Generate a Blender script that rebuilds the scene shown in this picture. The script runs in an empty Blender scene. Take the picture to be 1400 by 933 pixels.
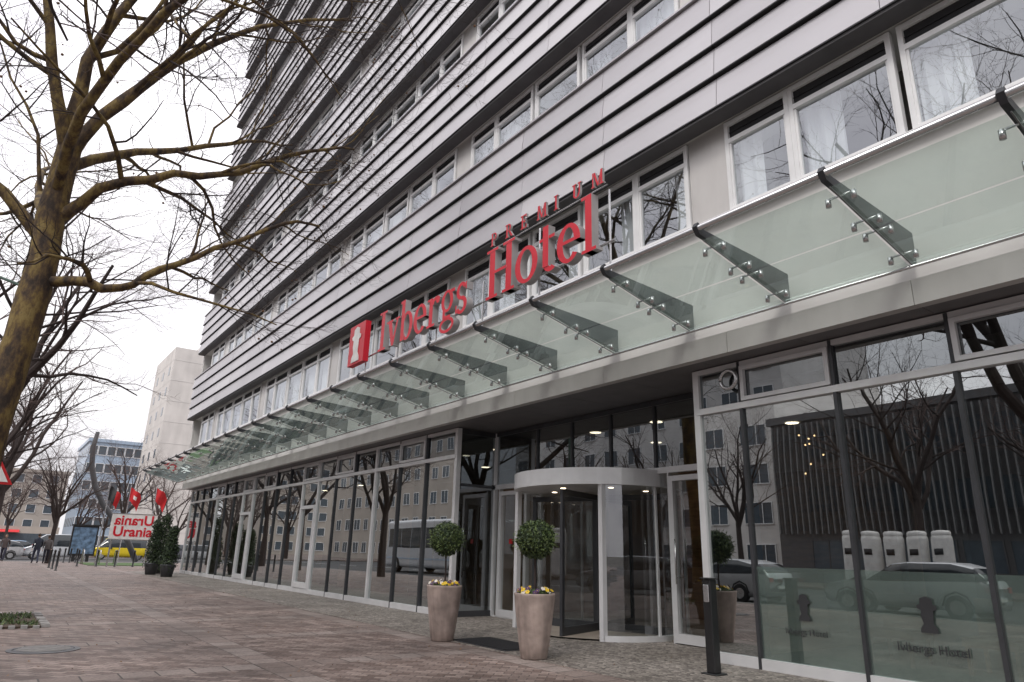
import bpy, math, random
from mathutils import Vector, Matrix, noise
rad=math.radians
scene=bpy.context.scene
scene.view_settings.view_transform='Standard'
try: scene.view_settings.look='None'
except Exception: pass
scene.view_settings.exposure=0
H=1.3

# ---------------------------------------------------------------- materials
def newmat(name):
    m=bpy.data.materials.new(name); m.use_nodes=True
    nt=m.node_tree; nt.nodes.clear()
    out=nt.nodes.new('ShaderNodeOutputMaterial')
    return m,nt,out
def L(nt,a,b): nt.links.new(a,b)
def pmat(name,col,rough=0.6,metal=0.0,var=0.12,scale=3.0,bump=0.0,bscale=None,stretch=(1,1,1),spec=0.5,detail=2,streak=0.0,sscale=(3,6,0.35)):
    m,nt,out=newmat(name)
    b=nt.nodes.new('ShaderNodeBsdfPrincipled'); L(nt,b.outputs[0],out.inputs[0])
    b.inputs['Roughness'].default_value=rough; b.inputs['Metallic'].default_value=metal
    b.inputs['Specular IOR Level'].default_value=spec
    tc=nt.nodes.new('ShaderNodeTexCoord'); mp=nt.nodes.new('ShaderNodeMapping'); mp.inputs['Scale'].default_value=stretch
    L(nt,tc.outputs['Object'],mp.inputs[0])
    n=nt.nodes.new('ShaderNodeTexNoise'); n.inputs['Scale'].default_value=scale; n.inputs['Detail'].default_value=detail; n.inputs['Roughness'].default_value=0.6
    L(nt,mp.outputs[0],n.inputs[0])
    r=nt.nodes.new('ShaderNodeValToRGB')
    r.color_ramp.elements[0].position=0.3; r.color_ramp.elements[1].position=0.7
    r.color_ramp.elements[0].color=[c*(1-var) for c in col]+[1]
    r.color_ramp.elements[1].color=[min(1,c*(1+var)) for c in col]+[1]
    L(nt,n.outputs['Fac'],r.inputs[0]); cout=r.outputs[0]
    if streak:
        mp2=nt.nodes.new('ShaderNodeMapping'); mp2.inputs['Scale'].default_value=sscale; L(nt,tc.outputs['Object'],mp2.inputs[0])
        n4=nt.nodes.new('ShaderNodeTexNoise'); n4.inputs['Scale'].default_value=2.0; n4.inputs['Detail'].default_value=3; L(nt,mp2.outputs[0],n4.inputs[0])
        r4=nt.nodes.new('ShaderNodeValToRGB'); r4.color_ramp.elements[0].position=.35; r4.color_ramp.elements[1].position=.6
        k=1-streak; r4.color_ramp.elements[0].color=(k,k,k,1); L(nt,n4.outputs['Fac'],r4.inputs[0])
        mm=nt.nodes.new('ShaderNodeMixRGB'); mm.blend_type='MULTIPLY'; mm.inputs[0].default_value=1; L(nt,cout,mm.inputs[1]); L(nt,r4.outputs[0],mm.inputs[2]); cout=mm.outputs[0]
    L(nt,cout,b.inputs['Base Color'])
    if bump:
        n2=nt.nodes.new('ShaderNodeTexNoise'); n2.inputs['Scale'].default_value=bscale or scale*6; n2.inputs['Detail'].default_value=3
        L(nt,tc.outputs['Object'],n2.inputs[0])
        bp=nt.nodes.new('ShaderNodeBump'); bp.inputs['Strength'].default_value=bump; bp.inputs['Distance'].default_value=0.02
        L(nt,n2.outputs['Fac'],bp.inputs['Height']); L(nt,bp.outputs[0],b.inputs['Normal'])
    return m
def schlick(nt,base):
    lw=nt.nodes.new('ShaderNodeLayerWeight'); lw.inputs['Blend'].default_value=.5
    pw=nt.nodes.new('ShaderNodeMath'); pw.operation='POWER'; pw.inputs[1].default_value=4.0; L(nt,lw.outputs['Facing'],pw.inputs[0])
    ma=nt.nodes.new('ShaderNodeMath'); ma.operation='MULTIPLY_ADD'; ma.inputs[1].default_value=.95-base; ma.inputs[2].default_value=base; L(nt,pw.outputs[0],ma.inputs[0])
    return ma.outputs[0]
def glassmat(name,tint,base=0.25,gloss=(0.9,0.93,0.95),rough=0.0,diff=None,diffac=0.0,wav=0.0,nscale=1.2):
    m,nt,out=newmat(name)
    t=nt.nodes.new('ShaderNodeBsdfTransparent'); t.inputs[0].default_value=(*tint,1)
    g=nt.nodes.new('ShaderNodeBsdfGlossy'); g.inputs[0].default_value=(*gloss,1); g.inputs['Roughness'].default_value=rough
    first=t.outputs[0]
    if diff:
        d=nt.nodes.new('ShaderNodeBsdfDiffuse'); d.inputs[0].default_value=(*diff,1)
        tr=nt.nodes.new('ShaderNodeBsdfTranslucent'); tr.inputs[0].default_value=(*diff,1)
        md=nt.nodes.new('ShaderNodeMixShader'); L(nt,d.outputs[0],md.inputs[1]); L(nt,tr.outputs[0],md.inputs[2]); md.inputs[0].default_value=.6
        mx=nt.nodes.new('ShaderNodeMixShader')
        tc=nt.nodes.new('ShaderNodeTexCoord'); n=nt.nodes.new('ShaderNodeTexNoise'); n.inputs['Scale'].default_value=nscale; n.inputs['Detail'].default_value=5
        L(nt,tc.outputs['Object'],n.inputs[0])
        mr=nt.nodes.new('ShaderNodeMapRange'); mr.inputs['From Min'].default_value=.3; mr.inputs['From Max'].default_value=.7; mr.inputs['To Min'].default_value=diffac*.65; mr.inputs['To Max'].default_value=diffac*1.35
        L(nt,n.outputs['Fac'],mr.inputs['Value']); L(nt,mr.outputs[0],mx.inputs[0])
        L(nt,t.outputs[0],mx.inputs[1]); L(nt,md.outputs[0],mx.inputs[2]); first=mx.outputs[0]
    mix=nt.nodes.new('ShaderNodeMixShader'); L(nt,schlick(nt,base),mix.inputs[0]); L(nt,first,mix.inputs[1]); L(nt,g.outputs[0],mix.inputs[2])
    if wav:
        tc=nt.nodes.new('ShaderNodeTexCoord'); n=nt.nodes.new('ShaderNodeTexNoise'); n.inputs['Scale'].default_value=1.1; n.inputs['Detail'].default_value=0
        L(nt,tc.outputs['Object'],n.inputs[0])
        bp=nt.nodes.new('ShaderNodeBump'); bp.inputs['Strength'].default_value=wav; bp.inputs['Distance'].default_value=0.02
        L(nt,n.outputs['Fac'],bp.inputs['Height']); L(nt,bp.outputs[0],g.inputs['Normal'])
    L(nt,mix.outputs[0],out.inputs[0]); return m
def emat(name,col,s):
    m,nt,out=newmat(name); e=nt.nodes.new('ShaderNodeEmission'); e.inputs[0].default_value=(*col,1); e.inputs[1].default_value=s
    L(nt,e.outputs[0],out.inputs[0]); return m

M={}
M['panelA']=pmat('panel_alu_a',(0.49,0.475,0.495),0.4,0.25,0.09,0.5,stretch=(1,0.6,1.5))
M['panelB']=pmat('panel_alu_b',(0.44,0.425,0.445),0.4,0.25,0.09,0.5,stretch=(1,0.6,1.5))
M['panelC']=pmat('panel_alu_c',(0.54,0.525,0.54),0.4,0.25,0.09,0.5,stretch=(1,0.6,1.5))
M['dark']=pmat('dark_joint',(0.025,0.025,0.028),0.7)
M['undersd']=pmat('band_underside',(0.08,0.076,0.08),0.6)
M['darkmetal']=pmat('dark_metal',(0.06,0.062,0.068),0.4,0.4)
M['bracket']=pmat('bracket_paint',(0.045,0.048,0.055),0.45,0.2)
M['alu']=pmat('alu_frame',(0.64,0.64,0.65),0.38,0.2,0.06)
M['white']=pmat('white_frame',(0.78,0.78,0.78),0.4,0.0,0.05)
M['silver']=pmat('silver_cladding',(0.56,0.54,0.52),0.35,0.3,0.08,0.8,stretch=(1,.6,0.6),streak=.10,sscale=(2,1.2,.5))
M['concrete']=pmat('concrete',(0.56,0.55,0.53),0.85,0,0.08,0.8)
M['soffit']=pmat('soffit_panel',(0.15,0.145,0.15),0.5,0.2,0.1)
M['core']=pmat('room_wall',(0.16,0.15,0.14),0.9)
M['curtain']=pmat('curtain',(0.74,0.74,0.76),0.9,0,0.05)
M['winglass']=glassmat('window_glass',(0.84,0.88,0.88),0.26,gloss=(.82,.85,.9),wav=0.10)
M['shopglass']=glassmat('shop_glass',(0.55,0.61,0.60),0.46,gloss=(0.90,0.94,0.94),wav=0.05)
M['doorglass']=glassmat('door_glass',(0.8,0.83,0.82),0.18,gloss=(0.88,0.9,0.93))
M['darkglass']=glassmat('dark_glass',(0.22,0.25,0.25),0.28,gloss=(0.78,0.83,0.86),wav=0.06)
M['frost']=glassmat('frosted_glass',(0.82,0.88,0.85),0.04,diff=(0.42,0.52,0.48),diffac=0.20)
M['canopyglass']=glassmat('canopy_glass',(0.85,0.93,0.89),0.14,gloss=(.85,.95,.92),diff=(0.62,0.77,0.71),diffac=0.17,nscale=2.2)
M['steel']=pmat('steel',(0.55,0.55,0.56),0.25,0.9,0.05)
M['red']=pmat('sign_red',(0.60,0.010,0.028),0.35,0,0.05)
M['signside']=pmat('sign_side',(0.36,0.34,0.34),0.5,0.1)
M['signwhite']=pmat('sign_white',(0.75,0.74,0.72),0.5)
M['planter']=pmat('planter_clay',(0.36,0.285,0.25),0.7,0,0.25,5,bump=0.25,bscale=40,streak=.3)
M['soil']=pmat('soil',(0.07,0.05,0.035),0.95,0,0.3,12,bump=0.6,bscale=30)
M['leaf']=pmat('leaf',(0.045,0.075,0.025),0.6,0,0.5,14)
M['leafl']=pmat('leaf_light',(0.10,0.14,0.04),0.6,0,0.4,14)
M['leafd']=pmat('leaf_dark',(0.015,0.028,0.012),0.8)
M['yellow']=pmat('petal_yellow',(0.75,0.50,0.02),0.6,0,0.1)
M['purple']=pmat('petal_purple',(0.06,0.015,0.09),0.6)
M['petalw']=pmat('petal_white',(0.7,0.66,0.6),0.6)
M['lobbyfloor']=pmat('lobby_floor',(0.36,0.31,0.26),0.3)
M['lobbywall']=pmat('lobby_wall',(0.36,0.27,0.20),0.7)
M['ceilw']=pmat('lobby_ceiling',(0.4,0.39,0.37),0.8)
M['wood']=pmat('wood',(0.22,0.12,0.06),0.5,0,0.3,2,stretch=(1,1,6))
M['lamp']=emat('pendant_glow',(1,0.62,0.3),5)
M['filldisc']=emat('fill_disc_glow',(1,0.80,0.58),9)  # added warm fill for the dim interior, not a real fitting
M['asphalt']=pmat('asphalt',(0.06,0.06,0.062),0.85,0,0.2,0.6,bump=0.3,bscale=60)
M['kerb']=pmat('kerb_granite',(0.3,0.29,0.28),0.8,0,0.2,8)
M['paint']=pmat('road_paint',(0.7,0.7,0.68),0.7,0,0.1)
M['grass']=pmat('grass_mat',(0.06,0.11,0.03),0.9,0,0.4,9,bump=0.5,bscale=50)
M['earth']=pmat('ground_mat',(0.09,0.085,0.075),0.95,0,0.2,0.1)
M['stucco']=pmat('white_stucco',(0.66,0.64,0.62),0.85,0,0.1,0.5)
M['towerc']=pmat('tower_concrete',(0.60,0.575,0.55),0.85,0,0.08,0.3,streak=.12,sscale=(.4,.4,.1))
M['tint']=pmat('dull_window',(0.07,0.09,0.11),0.15)
M['blue']=pmat('blue_band',(0.34,0.43,0.54),0.3)
M['beige']=pmat('beige_wall',(0.40,0.36,0.32),0.85,0,0.1,0.3)
M['ribs']=pmat('dark_cladding',(0.09,0.09,0.095),0.5,0.1)
M['fin']=pmat('fin_metal',(0.19,0.195,0.20),0.5,0.1)
M['rubber']=pmat('rubber',(0.02,0.02,0.02),0.8)
M['carglass']=pmat('car_glass',(0.02,0.025,0.03),0.05)
M['redlight']=pmat('tail_light',(0.4,0.01,0.01),0.3)
M['skin']=pmat('skin',(0.5,0.33,0.25),0.6)
M['hair']=pmat('hair',(0.04,0.025,0.015),0.7)
M['flag']=pmat('flag_red',(0.5,0.015,0.02),0.8)
M['black']=pmat('black_paint',(0.015,0.015,0.016),0.35)
M['arc']=pmat('arc_steel',(0.06,0.06,0.065),0.6)
M['poster']=pmat('poster',(0.10,0.16,0.24),0.3,0,0.6,3)

def paint(n,c): return pmat(n,c,0.25,0.3,0.03)

def paving():
    m,nt,out=newmat('paving_mat')
    b=nt.nodes.new('ShaderNodeBsdfPrincipled'); L(nt,b.outputs[0],out.inputs[0])
    tc=nt.nodes.new('ShaderNodeTexCoord'); mp=nt.nodes.new('ShaderNodeMapping'); mp.inputs['Rotation'].default_value=(0,0,rad(45))
    L(nt,tc.outputs['Object'],mp.inputs[0])
    def brick(w,h,c1,c2,src,mort=.009,off=.5):
        br=nt.nodes.new('ShaderNodeTexBrick'); br.offset=off
        for k,v in (('Scale',1.0),('Brick Width',w),('Row Height',h),('Mortar Size',mort),('Mortar Smooth',0.3),('Bias',-0.05)): br.inputs[k].default_value=v
        br.inputs['Color1'].default_value=c1; br.inputs['Color2'].default_value=c2; br.inputs['Mortar'].default_value=(0.065,0.056,0.05,1)
        L(nt,src,br.inputs[0]); return br
    br=brick(.20,.10,(0.150,0.106,0.090,1),(0.335,0.270,0.240,1),mp.outputs[0],.006)
    br2=brick(.35,.35,(0.21,0.165,0.145,1),(0.32,0.275,0.25,1),tc.outputs['Object'],.010,0)
    sx=nt.nodes.new('ShaderNodeSeparateXYZ'); L(nt,tc.outputs['Object'],sx.inputs[0])
    def band(o,per,wd):
        md=nt.nodes.new('ShaderNodeMath'); md.operation='FLOORED_MODULO'; md.inputs[1].default_value=per; L(nt,o,md.inputs[0])
        lt=nt.nodes.new('ShaderNodeMath'); lt.operation='LESS_THAN'; lt.inputs[1].default_value=wd; L(nt,md.outputs[0],lt.inputs[0]); return lt.outputs[0]
    bx=band(sx.outputs['Y'],2.8,.35); by=band(sx.outputs['X'],2.8,.35)
    mxx=nt.nodes.new('ShaderNodeMath'); mxx.operation='MAXIMUM'; L(nt,bx,mxx.inputs[0]); L(nt,by,mxx.inputs[1])
    cm=nt.nodes.new('ShaderNodeMixRGB'); L(nt,mxx.outputs[0],cm.inputs[0]); L(nt,br.outputs['Color'],cm.inputs[1]); L(nt,br2.outputs['Color'],cm.inputs[2])
    fm=nt.nodes.new('ShaderNodeMixRGB'); L(nt,mxx.outputs[0],fm.inputs[0]); L(nt,br.outputs['Fac'],fm.inputs[1]); L(nt,br2.outputs['Fac'],fm.inputs[2])
    n=nt.nodes.new('ShaderNodeTexNoise'); n.inputs['Scale'].default_value=0.6; n.inputs['Detail'].default_value=6; n.inputs['Roughness'].default_value=0.7
    L(nt,tc.outputs['Object'],n.inputs[0])
    r=nt.nodes.new('ShaderNodeValToRGB'); r.color_ramp.elements[0].position=0.35; r.color_ramp.elements[1].position=0.65
    r.color_ramp.elements[0].color=(0.52,0.50,0.49,1); r.color_ramp.elements[1].color=(1.15,1.13,1.12,1)
    L(nt,n.outputs['Fac'],r.inputs[0])
    n3=nt.nodes.new('ShaderNodeTexNoise'); n3.inputs['Scale'].default_value=30; n3.inputs['Detail'].default_value=2
    L(nt,tc.outputs['Object'],n3.inputs[0])
    r3=nt.nodes.new('ShaderNodeValToRGB'); r3.color_ramp.elements[0].position=0.3; r3.color_ramp.elements[1].position=0.7
    r3.color_ramp.elements[0].color=(0.75,0.75,0.75,1); r3.color_ramp.elements[1].color=(1.15,1.15,1.15,1); L(nt,n3.outputs['Fac'],r3.inputs[0])
    mx=nt.nodes.new('ShaderNodeMixRGB'); mx.blend_type='MULTIPLY'; mx.inputs[0].default_value=1
    L(nt,cm.outputs[0],mx.inputs[1]); L(nt,r.outputs[0],mx.inputs[2])
    mx2=nt.nodes.new('ShaderNodeMixRGB'); mx2.blend_type='MULTIPLY'; mx2.inputs[0].default_value=1
    L(nt,mx.outputs[0],mx2.inputs[1]); L(nt,r3.outputs[0],mx2.inputs[2]); L(nt,mx2.outputs[0],b.inputs['Base Color'])
    rr=nt.nodes.new('ShaderNodeMapRange'); rr.inputs['To Min'].default_value=0.45; rr.inputs['To Max'].default_value=0.8
    L(nt,n.outputs['Fac'],rr.inputs['Value']); L(nt,rr.outputs[0],b.inputs['Roughness'])
    bp=nt.nodes.new('ShaderNodeBump'); bp.inputs['Strength'].default_value=0.5; bp.inputs['Distance'].default_value=0.01; bp.invert=True
    L(nt,fm.outputs[0],bp.inputs['Height']); L(nt,bp.outputs[0],b.inputs['Normal'])
    return m
def cobble():
    m,nt,out=newmat('cobble_mat')
    b=nt.nodes.new('ShaderNodeBsdfPrincipled'); L(nt,b.outputs[0],out.inputs[0]); b.inputs['Roughness'].default_value=0.65
    tc=nt.nodes.new('ShaderNodeTexCoord')
    v=nt.nodes.new('ShaderNodeTexVoronoi'); v.inputs['Scale'].default_value=15; v.inputs['Randomness'].default_value=0.55
    v2=nt.nodes.new('ShaderNodeTexVoronoi'); v2.feature='DISTANCE_TO_EDGE'; v2.inputs['Scale'].default_value=15; v2.inputs['Randomness'].default_value=0.55
    L(nt,tc.outputs['Object'],v.inputs[0]); L(nt,tc.outputs['Object'],v2.inputs[0])
    r=nt.nodes.new('ShaderNodeValToRGB'); r.color_ramp.elements[0].color=(0.17,0.148,0.132,1); r.color_ramp.elements[1].color=(0.40,0.36,0.32,1)
    sp=nt.nodes.new('ShaderNodeSeparateColor'); L(nt,v.outputs['Color'],sp.inputs[0]); L(nt,sp.outputs[0],r.inputs[0])
    r2=nt.nodes.new('ShaderNodeValToRGB'); r2.color_ramp.elements[0].position=0.02; r2.color_ramp.elements[1].position=0.12
    r2.color_ramp.elements[0].color=(0.3,0.3,0.3,1)
    L(nt,v2.outputs['Distance'],r2.inputs[0])
    n=nt.nodes.new('ShaderNodeTexNoise'); n.inputs['Scale'].default_value=0.8; n.inputs['Detail'].default_value=4; L(nt,tc.outputs['Object'],n.inputs[0])
    r5=nt.nodes.new('ShaderNodeValToRGB'); r5.color_ramp.elements[0].position=0.33; r5.color_ramp.elements[1].position=0.68; r5.color_ramp.elements[0].color=(.65,.64,.62,1); L(nt,n.outputs['Fac'],r5.inputs[0])
    mx=nt.nodes.new('ShaderNodeMixRGB'); mx.blend_type='MULTIPLY'; mx.inputs[0].default_value=1
    L(nt,r.outputs[0],mx.inputs[1]); L(nt,r2.outputs[0],mx.inputs[2])
    mx2=nt.nodes.new('ShaderNodeMixRGB'); mx2.blend_type='MULTIPLY'; mx2.inputs[0].default_value=1
    L(nt,mx.outputs[0],mx2.inputs[1]); L(nt,r5.outputs[0],mx2.inputs[2]); L(nt,mx2.outputs[0],b.inputs['Base Color'])
    bp=nt.nodes.new('ShaderNodeBump'); bp.inputs['Strength'].default_value=0.6; bp.inputs['Distance'].default_value=0.01
    L(nt,r2.outputs[0],bp.inputs['Height']); L(nt,bp.outputs[0],b.inputs['Normal'])
    return m
def bark():
    m,nt,out=newmat('plane_bark')
    b=nt.nodes.new('ShaderNodeBsdfPrincipled'); L(nt,b.outputs[0],out.inputs[0]); b.inputs['Roughness'].default_value=0.85
    tc=nt.nodes.new('ShaderNodeTexCoord')
    mp=nt.nodes.new('ShaderNodeMapping'); mp.inputs['Scale'].default_value=(1,1,0.45); L(nt,tc.outputs['Object'],mp.inputs[0])
    n=nt.nodes.new('ShaderNodeTexNoise'); n.inputs['Scale'].default_value=4.6; n.inputs['Detail'].default_value=8; n.inputs['Roughness'].default_value=.68; L(nt,mp.outputs[0],n.inputs[0])
    r=nt.nodes.new('ShaderNodeValToRGB'); e=r.color_ramp.elements
    e[0].position=0.38; e[0].color=(0.030,0.020,0.014,1); e[1].position=0.47; e[1].color=(0.080,0.050,0.026,1)
    for p,c in ((0.54,(0.15,0.10,0.032,1)),(0.61,(0.22,0.16,0.055,1)),(0.70,(0.07,0.048,0.028,1))):
        k=e.new(p); k.color=c
    L(nt,n.outputs['Fac'],r.inputs[0]); L(nt,r.outputs[0],b.inputs['Base Color'])
    bp=nt.nodes.new('ShaderNodeBump'); bp.inputs['Strength'].default_value=0.8; bp.inputs['Distance'].default_value=0.04
    L(nt,n.outputs['Fac'],bp.inputs['Height']); L(nt,bp.outputs[0],b.inputs['Normal'])
    return m
M['paving']=paving(); M['cobble']=cobble(); M['bark']=bark()
M['twig']=pmat('twig',(0.040,0.028,0.025),0.85)
M['twigfar']=pmat('twig_far',(0.12,0.085,0.078),0.9)
M['seed']=pmat('seed_ball',(0.16,0.085,0.04),0.9)

# ---------------------------------------------------------------- mesh builder
class MB:
    def __init__(s): s.v=[]; s.f=[]; s.m=[]
    def hexa(s,p,m=0):
        b=len(s.v); s.v+= [tuple(q) for q in p]
        for q in ((0,3,2,1),(4,5,6,7),(0,1,5,4),(1,2,6,5),(2,3,7,6),(3,0,4,7)):
            s.f.append(tuple(b+i for i in q)); s.m.append(m)
    def box(s,x0,x1,y0,y1,z0,z1,m=0):
        s.hexa([(x0,y0,z0),(x1,y0,z0),(x1,y1,z0),(x0,y1,z0),(x0,y0,z1),(x1,y0,z1),(x1,y1,z1),(x0,y1,z1)],m)
    def quad(s,a,b_,c,d,m=0):
        b=len(s.v); s.v+=[tuple(a),tuple(b_),tuple(c),tuple(d)]; s.f.append((b,b+1,b+2,b+3)); s.m.append(m)
    def tube(s,pts,rs,n=8,m=0,cap=True):
        b=len(s.v); pts=[Vector(p) for p in pts]; N=len(pts)
        if not hasattr(rs,'__len__'): rs=[rs]*N
        ref=None
        for i,p in enumerate(pts):
            t=(pts[min(i+1,N-1)]-pts[max(i-1,0)])
            if t.length<1e-9: t=Vector((0,0,1))
            t.normalize()
            if ref is None:
                ref=Vector((0,0,1)) if abs(t.z)<0.9 else Vector((1,0,0))
            a=t.cross(ref)
            if a.length<1e-6: a=t.cross(Vector((0.3,1,0.2)))
            a.normalize(); c=t.cross(a); ref=a.cross(t)
            for k in range(n):
                an=2*math.pi*k/n
                s.v.append(tuple(p+a*(math.cos(an)*rs[i])+c*(math.sin(an)*rs[i])))
        for i in range(N-1):
            for k in range(n):
                k2=(k+1)%n
                s.f.append((b+i*n+k,b+i*n+k2,b+(i+1)*n+k2,b+(i+1)*n+k)); s.m.append(m)
        if cap:
            s.f.append(tuple(b+k for k in range(n))[::-1]); s.m.append(m)
            s.f.append(tuple(b+(N-1)*n+k for k in range(n))); s.m.append(m)
    def lathe(s,c,prof,n=32,m=0):
        b=len(s.v); K=len(prof)
        for r,z in prof:
            for k in range(n):
                a=2*math.pi*k/n; s.v.append((c[0]+r*math.cos(a),c[1]+r*math.sin(a),c[2]+z))
        for i in range(K-1):
            for k in range(n):
                k2=(k+1)%n; s.f.append((b+i*n+k,b+i*n+k2,b+(i+1)*n+k2,b+(i+1)*n+k)); s.m.append(m)
    def disc(s,c,r,n=32,m=0):
        b=len(s.v)
        for k in range(n):
            a=2*math.pi*k/n; s.v.append((c[0]+r*math.cos(a),c[1]+r*math.sin(a),c[2]))
        s.f.append(tuple(range(b,b+n))); s.m.append(m)
    def arcwall(s,c,r0,r1,a0,a1,z0,z1,n=16,m=0):
        for i in range(n):
            t0=rad(a0+(a1-a0)*i/n); t1=rad(a0+(a1-a0)*(i+1)/n)
            P=lambda r,t,z:(c[0]+r*math.cos(t),c[1]+r*math.sin(t),z)
            s.quad(P(r0,t0,z0),P(r0,t1,z0),P(r0,t1,z1),P(r0,t0,z1),m)
            if r1!=r0:
                s.quad(P(r1,t0,z0),P(r1,t1,z0),P(r1,t1,z1),P(r1,t0,z1),m)
                s.quad(P(r0,t0,z0),P(r0,t1,z0),P(r1,t1,z0),P(r1,t0,z0),m)
                s.quad(P(r0,t0,z1),P(r0,t1,z1),P(r1,t1,z1),P(r1,t0,z1),m)
    def obj(s,name,mats,parent=None,smooth=False):
        me=bpy.data.meshes.new(name); me.from_pydata(s.v,[],s.f); 
        for m in mats: me.materials.append(M[m] if isinstance(m,str) else m)
        me.polygons.foreach_set('material_index',s.m)
        if smooth: me.polygons.foreach_set('use_smooth',[True]*len(s.f))
        me.update()
        o=bpy.data.objects.new(name,me); scene.collection.objects.link(o)
        if parent: attach(o,parent)
        return o
def attach(o,p):
    o.parent=p; o.matrix_parent_inverse=Matrix.Translation(p.location).inverted()
def empty(name,loc=(0,0,0)):
    e=bpy.data.objects.new(name,None); e.location=loc; e.empty_display_size=0.2; scene.collection.objects.link(e); return e
def text(body,name,size,mat,parent,loc,rot,ext=0.01,offset=0.0,sx=1,spacing=1,align='CENTER'):
    c=bpy.data.curves.new(name,'FONT'); c.body=body; c.size=size; c.extrude=ext; c.offset=offset; c.align_x=align; c.space_character=spacing
    c.materials.append(M[mat]); o=bpy.data.objects.new(name,c); scene.collection.objects.link(o)
    o.location=loc; o.rotation_euler=rot; o.scale=(sx,1,1); attach(o,parent); return o

# ---------------------------------------------------------------- ground
g=MB(); g.quad((-1500,-1500,-0.13),(1500,-1500,-0.13),(1500,1500,-0.13),(-1500,1500,-0.13)); g.obj('ground',['earth'])
g=MB(); g.box(-3.5,60,-60,58,-0.3,0.0); g.obj('pavement',['paving'])
g=MB(); g.box(6.0,9.3,-20,40,-0.05,0.004); g.obj('cobble_pavement',['cobble'])
g=MB(); g.box(-3.66,-3.5,-60,58,-0.3,0.012); g.box(-3.66,60,58,58.16,-0.3,0.012); g.obj('kerb',['kerb'])
g=MB(); g.quad((-20,-300,-0.12),(-3.66,-300,-0.12),(-3.66,400,-0.12),(-20,400,-0.12)); g.quad((-300,58.16,-0.116),(300,58.16,-0.116),(300,82,-0.116),(-300,82,-0.116)); g.obj('road',['asphalt'])
g=MB()
for i in range(-10,14): g.box(-11.9,-11.75,i*6,i*6+3,-0.118,-0.108)
for i in range(12): g.box(-2+i*1.1,-1.5+i*1.1,59.5,62.5,-0.114,-0.104)
g.obj('road_marking',['paint'])
g=MB(); g.box(-60,-20,-60,58,-0.3,0.0); g.box(-60,300,82,400,-0.3,0.0); g.obj('pavement',['paving'])
g=MB(); g.box(5.3,9.6,49.5,56,-0.05,0.03); g.obj('grass',['grass'])
tp=empty('tree_pit',(-0.3,14.8,0))
g=MB(); g.box(-1.45,1.0,13.75,16.05,-0.04,0.03); g.obj('soil',['soil'],tp)
g=MB()
rnd=random.Random(3)
def kerbrow(x0,y0,x1,y1,n):
    for i in range(n):
        a=i/n; b=(i+1)/n-0.03
        xa,ya,xb,yb=x0+(x1-x0)*a,y0+(y1-y0)*a,x0+(x1-x0)*b,y0+(y1-y0)*b
        w=0.06; dx,dy=(xb-xa),(yb-ya); l=math.hypot(dx,dy); nx,ny=-dy/l*w,dx/l*w; h=0.045+rnd.uniform(-.01,.012)
        g.hexa([(xa-nx,ya-ny,-.03),(xb-nx,yb-ny,-.03),(xb+nx,yb+ny,-.03),(xa+nx,ya+ny,-.03),(xa-nx,ya-ny,h),(xb-nx,yb-ny,h),(xb+nx,yb+ny,h),(xa+nx,ya+ny,h)])
kerbrow(-1.5,13.7,1.05,13.7,16); kerbrow(1.06,13.78,1.06,16.1,14); kerbrow(1.0,16.12,-1.5,16.12,16)
g.obj('edging_stones',['kerb'],tp)
g=MB()
for i in range(2600):
    x=rnd.uniform(-1.35,.95); y=rnd.uniform(13.8,16)
    if noise.noise(Vector((x*1.7,y*1.7,0)))<-0.05: continue
    h=rnd.uniform(.02,.07); a=rnd.uniform(0,6.28); w=.012; dx,dy=math.cos(a)*w,math.sin(a)*w; tx,ty=rnd.uniform(-.05,.05),rnd.uniform(-.05,.05)
    g.quad((x-dx,y-dy,.03),(x+dx,y+dy,.03),(x+tx+dx*.3,y+ty+dy*.3,.03+h),(x+tx-dx*.3,y+ty-dy*.3,.03+h),rnd.choice((0,0,1)))
g.obj('weeds',['leaf','leafl'],tp)
g=MB()
for i in range(420):
    x=rnd.uniform(-.5,7.8); y=rnd.uniform(5.5,30); a=rnd.uniform(0,6.28); s=rnd.uniform(.010,.028); dx,dy=math.cos(a)*s,math.sin(a)*s
    g.quad((x-dx,y-dy,.008),(x+dy*.6,y-dx*.6,.012),(x+dx,y+dy,.02),(x-dy*.6,y+dx*.6,.010),rnd.choice((0,1)))
g.obj('leaf_litter',['seed','wood'])
mh=empty('manhole_cover',(0.88,11,0)); g=MB(); g.lathe((0.88,11,0),[(0.40,0.0),(0.40,0.008),(0.34,0.010),(0.335,0.003),(0.32,0.010),(0.0,0.012)],32)
g.obj('lid',['darkmetal'],mh)
g=MB()
for i in range(-4,5):
    w=math.sqrt(max(0,.29**2-(i*.06)**2)); g.box(.88-w,.88+w,11+i*.06-.012,11+i*.06+.012,.005,.018)
g.obj('ribs',['kerb'],mh)

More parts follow.
